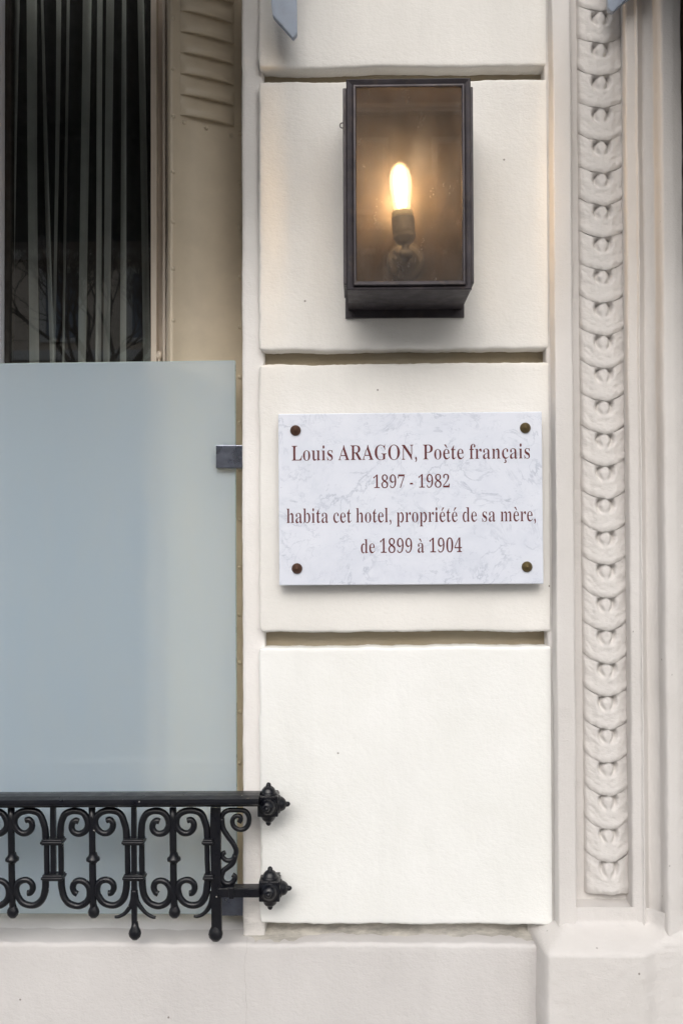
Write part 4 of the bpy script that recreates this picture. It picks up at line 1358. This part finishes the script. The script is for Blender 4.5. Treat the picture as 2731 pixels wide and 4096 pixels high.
add_lathe(bm, [(.006, -.004), (.006, LH * .10), (.0125, LH * .15), (.0150, LH * .22), (.0160, LH * .24), (.0180, LH * .30), (.0183, LH * .33),
               (.0172, LH * .36), (.0176, LH * .42), (.0182, LH * .44), (.0182, LH * .62), (.0178, LH * .63), (.0182, LH * .64),
               (.0182, LH * .80), (.0170, LH * .83)], base, axh, 32)
obj('shell', bm, M_HOLDER, hp, smooth=False)
bm = bmesh.new()
add_lathe(bm, [(.0166, LH * .80), (.0166, LH * .985), (.0150, LH * 1.0), (.0120, LH * .97)], base, axh, 32)
obj('ceramic_ring', bm, M_CREAM, hp, smooth=True)

# bulb: clear tube-shaped envelope round a bright filament cage
bt = P(1596, 660, YB)
LBv = (bt - tip).length
axb = (bt - tip).normalized()
KB = NT('bulb_glass')
_tr = KB.n('ShaderNodeBsdfTransparent')
_tr.inputs[0].default_value = (1, .93, .80, 1)
_em = KB.n('ShaderNodeEmission')
_em.inputs[0].default_value = (1.0, 0.76, 0.46, 1)
_em.inputs[1].default_value = 3.0
_fr = KB.n('ShaderNodeFresnel')
_fr.inputs[0].default_value = 1.5
_mx = KB.n('ShaderNodeAddShader')
KB.link(_tr.outputs[0], _mx.inputs[0])
KB.link(_em.outputs[0], _mx.inputs[1])
_gl = KB.n('ShaderNodeBsdfGlossy')
_gl.inputs['Roughness'].default_value = .02
_m2 = KB.n('ShaderNodeMixShader')
KB.link(_fr.outputs[0], _m2.inputs[0])
KB.link(_mx.outputs[0], _m2.inputs[1])
KB.link(_gl.outputs[0], _m2.inputs[2])
KB.link(_m2.outputs[0], KB.out.inputs['Surface'])
bm = bmesh.new()
add_lathe(bm, [(.0125, -.004), (.0132, LBv * .05), (.0150, LBv * .25), (.0175, LBv * .5), (.0175, LBv * .68), (.0150, LBv * .84), (.0100, LBv * .94),
               (.0045, LBv * .99), (0, LBv)], tip, axb, 28)
bulb = obj('bulb', bm, KB.m, lan, smooth=True)
KF = NT('glowing_filament')
_e2 = KF.n('ShaderNodeEmission')
_e2.inputs[0].default_value = (1.0, 0.76, 0.48, 1)
_e2.inputs[1].default_value = 350.0
KF.link(_e2.outputs[0], KF.out.inputs['Surface'])
bm = bmesh.new()
sx_ = axb.cross(Vector((0, 1, 0))).normalized()
pts = []
for k in range(9):
    a = math.pi * (k / 8 - .5) * 1.7
    lo, hi = LBv * .20, LBv * .82
    off = sx_ * math.sin(a) * .0075 + Vector((0, 1, 0)) * math.cos(a) * .0050
    p0, p1 = tip + axb * lo + off, tip + axb * hi + off * .55
    pts += [p0, p1] if k % 2 == 0 else [p1, p0]
add_tube(bm, pts, .00075, 5)
obj('filament', bm, KF.m, bulb)
bm = bmesh.new()
add_lathe(bm, [(.006, 0), (.004, LBv * .12), (.0015, LBv * .18), (.0012, LBv * .5)], tip, axb, 10)
obj('filament_stem', bm, M_CREAM, bulb, smooth=True)

# ------------------------------------------------------------------ balcony railing
YR = -.048
rail = thing('balcony_railing', 'black cast iron window railing with scrolls and drop finials', 'railing', (-0.4, YR, P(500, 3800, YR).z))


def Z4(x, y, dy=0.0):
    """Railing point from the measured pattern."""
    return P(350 + x / 1.8447, 3100 + y / 1.8447, YR + dy)


def tube_px(name, pts, w, parent, n=6, flat=1.0, seg=8, square=False, taper=None, dy=0.0):
    pp = catmull([Z4(x, y, dy) for x, y in pts], n) if n > 1 else [Z4(x, y, dy) for x, y in pts]
    r0 = w / 2 / 1.8447 / (FPX / (1.7 + YR))
    if taper:
        rs = [r0 * (taper[0] + (taper[1] - taper[0]) * min(1, i / (len(pp) - 1) * 1.0)) for i in range(len(pp))]
    else:
        rs = r0
    bm = bmesh.new()
    add_tube(bm, pp, rs, seg, flat, square, 0.10)
    return obj(name, bm, M_IRON, parent, smooth=not square)


# hand rail: moulded section between two points, with the slight rise of the real one
hR, hL = P(1035, 3208, -.078), P(0, 3213, -.078)
dz = (hR.z - hL.z) / (hR.x - hL.x)
sec = [(-.078, 0), (-.074, .0035), (-.062, .0065), (-.048, .0075), (-.034, .0065), (-.022, .0035), (-.018, 0), (-.018, -.004), (-.024, -.006),
       (-.028, -.0105), (-.066, -.0105), (-.070, -.0065), (-.078, -.0035)]
bm = bmesh.new()
prev = None
xe = P(1040, 3220, -.05).x
for i in range(61):
    x = -1.88 + (xe + 1.88) * i / 60
    row = [bm.verts.new((x, y, hR.z + dz * (x - hR.x) + h + .0004 * noise.noise(Vector((x * 30, y * 60, 0))))) for y, h in sec]
    if prev:
        for k in range(len(row)):
            bm.faces.new((prev[k], prev[(k + 1) % len(row)], row[(k + 1) % len(row)], row[k]))
    else:
        bm.faces.new(row)
    prev = row
bm.faces.new(prev[::-1])
obj('hand_rail', bm, M_IRON, rail, smooth=False)

L_TOP = [(399, 478), (399, 410), (408, 345), (432, 293), (475, 269), (530, 267), (574, 289), (597, 335), (600, 380), (577, 417), (540, 433),
         (502, 424), (481, 393), (486, 357), (510, 337), (533, 343)]
R_TOP = [(886, 478), (882, 405), (868, 345), (842, 290), (798, 265), (742, 263), (692, 280), (660, 318), (657, 365), (678, 405), (712, 428),
         (750, 426), (779, 398), (785, 358), (765, 330), (738, 336)]
L_BOT = [(405, 750), (409, 835), (429, 905), (470, 950), (530, 966), (586, 942), (613, 890), (609, 832), (580, 792), (540, 779), (504, 793),
         (490, 830), (502, 864), (524, 878)]
R_BOT = [(886, 750), (884, 830), (868, 900), (832, 947), (780, 962), (722, 945), (684, 900), (668, 845), (680, 800), (715, 776), (755, 777),
         (785, 803), (791, 840), (775, 868), (752, 872)]


def shift(pts, dx):
    return [(x + dx, y) for x, y in pts]


def finial(name, x, y, r, y_neck, parent):
    bm = bmesh.new()
    c, nk = Z4(x, y), Z4(x, y_neck)
    s = r / 1.8447 / (FPX / (1.7 + YR))
    H = (nk - c).length
    add_lathe(bm, [(0, -s * 1.05), (s * .45, -s * .98), (s * .9, -s * .5), (s * 1.02, 0), (s * .92, s * .45), (s * .62, s * 1.0), (s * .47, H)],
              c, (0, 0, 1), 10)
    for v in bm.verts:
        v.co.y = YR + (v.co.y - YR) * .72
    return obj(name, bm, M_IRON, parent, smooth=True)


def collar(xa_, xb_, y, parent):
    a_, b_ = Z4(xa_, y), Z4(xb_, y)
    bm = bmesh.new()
    h = .0048
    xa2, xb2 = a_.x, b_.x
    zc = (a_.z + b_.z) / 2
    for (x0, x1, y0, y1, z0, z1) in ((xa2 + .0012, xb2 - .0012, YR - .0115, YR + .0095, zc - h, zc + h), (xa2 - .0003, xb2 + .0003, YR - .0135, YR + .0115, zc - h * .55, zc + h * .35)):
        add_box(bm, x0, x1, y0, y1, z0, z1, .0016, 2)
    bmesh.ops.translate(bm, verts=bm.verts, vec=(0, 0, 0))
    return obj('collar', bm, M_IRON, parent, smooth=True)


for u in (0, -1, -2, -3, -4):
    d = u * 596
    # slim baluster with its knop and drop finial
    bal = tube_px('baluster', [(631 + d, 240), (634 + d, 600), (641 + d, 1000)], 52, rail, 4, .8, 8)
    bm = bmesh.new()
    c = Z4(639 + d, 618)
    add_lathe(bm, [(.006, -.007), (.0080, -.0035), (.0108, -.0028), (.0113, -.0005), (.0108, .0016), (.0078, .0045), (.006, .010)], c, (0, 0, 1), 12)
    obj('knop', bm, M_IRON, bal, smooth=True)
    finial('finial', 644 + d, 1012, 43, 940, bal)
    for name, pts in (('scroll', L_TOP), ('scroll', R_TOP), ('scroll', L_BOT), ('scroll', R_BOT)):
        tube_px(name, shift(pts, d), 53, rail, 6, .95, 8, taper=(1.0, .86))
        # rounded tip of the volute
for u in (0, -1, -2, -3):
    d = u * 596
    drop = u % 2 == 0
    # triple bars gathered by two collars
    ctr = tube_px('centre_bar', [(345 + d, 235), (346 + d, 500), (348 + d, 1120 if drop else 770)], 52, rail, 3, .9, 4, True)
    for x in (296, 402):
        tube_px('side_bar', [(x + d, 470), (x + 1 + d, 620), (x + 3 + d, 760)], 42, rail, 3, .95, 8)
    collar(266 + d, 428 + d, 484, rail)
    collar(272 + d, 431 + d, 746, rail)
    if drop:
        finial('finial', 352 + d, 1168, 47, 1080, ctr)
        tube_px('leaf_curl', [(352 + d, 850), (362 + d, 920), (392 + d, 972), (435 + d, 1020), (480 + d, 1047), (505 + d, 1050)], 34, rail, 6, .9, 8, taper=(1.25, .62))
        tube_px('leaf_curl', [(342 + d, 850), (336 + d, 920), (314 + d, 975), (278 + d, 1020), (235 + d, 1044), (203 + d, 1048)], 34, rail, 6, .9, 8, taper=(1.25, .62))

# end post with its own scrolls
ep = tube_px('end_post', [(945, 238), (950, 700), (956, 1190)], 104, rail, 3, .62, 4, True)
finial('finial', 947, 1172, 54, 1090, ep)
tube_px('side_bar', [(882, 470), (884, 620), (888, 760)], 38, rail, 3, .95, 8)
collar(853, 936, 484, rail)
collar(860, 941, 744, rail)
tube_px('leaf_curl', [(925, 860), (915, 930), (893, 985), (855, 1025), (815, 1043), (786, 1042)], 34, rail, 6, .9, 8, taper=(1.25, .62))
tube_px('end_scroll', [(995, 400), (988, 330), (1003, 285), (1040, 262), (1110, 258), (1165, 268), (1190, 305), (1190, 355), (1165, 393), (1120, 403),
                       (1080, 378), (1070, 335), (1090, 305), (1120, 303), (1132, 325), (1120, 350)], 42, rail, 6, .9, 8, taper=(.9, .85))
tube_px('end_scroll', [(992, 320), (1000, 390), (1035, 450), (1078, 510), (1098, 565), (1075, 620), (1030, 630), (998, 605), (1000, 580), (1018, 570)],
        42, rail, 6, .95, 8, taper=(1.0, .8))
tube_px('end_scroll', [(1092, 590), (1075, 645), (1040, 678), (1002, 710), (990, 760), (1010, 795), (1045, 802), (1078, 782), (1090, 750), (1070, 735)],
        42, rail, 6, .95, 8, taper=(1.0, .9))
a_, b_ = Z4(965, 858), Z4(1290, 838)
zz = P(1000, 3100 + 848 / 1.8447, YR).z
box('stay_bar', a_.x, P(1040, 3550, YR).x, YR - .012, YR + .010, zz - .0085, zz + .0070, M_IRON, rail, 0.002)
bm = bmesh.new()
cc = Z4(1085, 850)
add_box(bm, cc.x - .008, cc.x + .001, YR - .014, YR + .012, zz - .010, zz + .0085, .002)
obj('collar', bm, M_IRON, rail)


def rosette(cx, cz, s, seed):
    """Cube with a ringed pointed stud on each free face, fixed to the wall."""
    yb, yf = -.0005, -.055
    bm = bmesh.new()
    h = s / 2
    add_box(bm, cx - h, cx + h, yf, yf + s, cz - h, cz + h, .0022, 2)
    add_box(bm, cx - h * .8, cx + h * .8, yf + s, yb, cz - h * .8, cz + h * .8, .001)
    for v in bm.verts:
        v.co += Vector((noise.noise(v.co * 130), noise.noise(v.co * 130 + Vector((5, 0, 0))), noise.noise(v.co * 130 + Vector((0, 5, 0))))) * .0006
    ro = obj('rosette', bm, M_IRON, rail, smooth=False)
    yc = yf + h
    prof = [(h * .93, -.001), (h * .90, .0022), (h * .76, .0030), (h * .72, .0052), (h * .62, .0085), (h * .50, .0105), (h * .36, .0120), (h * .28, .0125),
            (h * .27, .0140), (h * .25, .0160), (h * .17, .0178), (h * .08, .0187), (0, .0189)]
    for ax in ((0, -1, 0), (1, 0, 0), (0, 0, 1), (0, 0, -1)):
        bm = bmesh.new()
        a = Vector(ax)
        k_ = 1.0 if ax[1] else .95
        add_lathe(bm, [(r * k_, t) for r, t in prof], Vector((cx, yc, cz)) + a * (h - .0004), a, 20)
        for v in bm.verts:
            v.co += Vector((noise.noise(v.co * 160 + Vector((seed, 0, 0))), 0, noise.noise(v.co * 160 + Vector((0, seed, 0))))) * .0006
        obj('stud', bm, M_IRON, ro, smooth=True)


c = P(1077, 3567, -.055)
rosette(c.x, c.z, .0335, 3)
c = P(1070.5, 3227, -.055)
rosette(c.x, c.z, .0335, 8)

# ------------------------------------------------------------------ awnings over the window and the door
def awning(label, xa_, xb_, plate, dims):
    t = thing('awning', label, 'awning', ((xa_ + xb_) / 2, 0, 2.6), 'dark awnings over the window and the door')
    ya, za, yb, zb_ = dims
    bm = bmesh.new()
    nx = 24
    top = []
    for s in (0, 1):
        for i in range(nx + 1):
            x = xa_ + (xb_ - xa_) * i / nx
            for (y, z) in ((ya, za - .004 * s), (yb, zb_ - .004 * s)):
                top.append(bm.verts.new((x, y, z - .006 * math.sin(i * .9) * 0)))
    def V(s, i, k): return top[(s * (nx + 1) + i) * 2 + k]
    for i in range(nx):
        bm.faces.new((V(0, i, 0), V(0, i + 1, 0), V(0, i + 1, 1), V(0, i, 1)))
        bm.faces.new((V(1, i, 0), V(1, i, 1), V(1, i + 1, 1), V(1, i + 1, 0)))
    obj('canopy', bm, M_AWN, t)
    # valance with pointed notches between its tabs
    vb = P(300, 967, 2 * .17 - yb).z if yb > -.5 else 2.34
    bm = bmesh.new()
    pit, nl = .158, None
    x = xa_
    xs_ = []
    ph = P(168, 967, 2 * .17 - yb).x
    k0 = math.floor((xa_ - ph) / pit)
    xs_.append((xa_, 0))
    kx = ph + k0 * pit
    while kx < xb_:
        for dx, u in ((-.024, 0), (-.014, .010), (0, .019), (.014, .010), (.024, 0)):
            if xa_ < kx + dx < xb_:
                xs_.append((kx + dx, u))
        kx += pit
    xs_.append((xb_, 0))
    for s in (0, .002):
        rows_ = [(bm.verts.new((xx, yb + s, zb_ - .002)), bm.verts.new((xx, yb + s, vb + uu))) for xx, uu in xs_]
        for a, b in zip(rows_[:-1], rows_[1:]):
            bm.faces.new((a[0], b[0], b[1], a[1]))
    obj('valance', bm, M_AWN, t)
    box('front_bar', xa_, xb_, yb + .003, yb + .03, zb_ - .03, zb_ - .005, M_AWN, t, .003)
    # blue grey side plate, pointed at its foot, hanging at the wall
    bm = bmesh.new()
    a = [P(px, py, -.060) for px, py in plate]
    fr = [bm.verts.new(p) for p in a]
    bk = [bm.verts.new(p + Vector((0, .012, 0))) for p in a]
    bm.faces.new(fr)
    bm.faces.new(bk[::-1])
    for k_ in range(len(a)):
        bm.faces.new((fr[k_], fr[(k_ + 1) % len(a)], bk[(k_ + 1) % len(a)], bk[k_]))
    bmesh.ops.recalc_face_normals(bm, faces=bm.faces)
    bmesh.ops.bevel(bm, geom=list(bm.edges), offset=.0012, segments=2, affect='EDGES')
    obj('side_plate', bm, M_AWNMET, t)
    x0 = min(p.x for p in a)
    x1_ = max(p.x for p in a)
    box('arm', x0 + .008, x1_ - .008, yb + .03, -.035, zb_ - .002, zb_ + .03, M_AWNMET, t, .004)
    return t


awning('dark awning over the window on the left, with a blue grey pointed side plate', -1.95, P(985, 100, -.06).x,
       [(1083, -420), (1186, -420), (1186, 3), (1188, 134), (1172, 153), (1091, 62), (1084, 3)], (0.02, 2.72, -0.46, 2.60))
awning('dark awning over the door on the right, with a blue grey pointed side plate', P(2520, 50, -.06).x, 2.4,
       [(2430, -420), (2560, -420), (2560, -40), (2502, 0), (2452, 46), (2446, 46), (2431, 33), (2430, 0)], (0.02, 2.60, -0.62, 2.52))
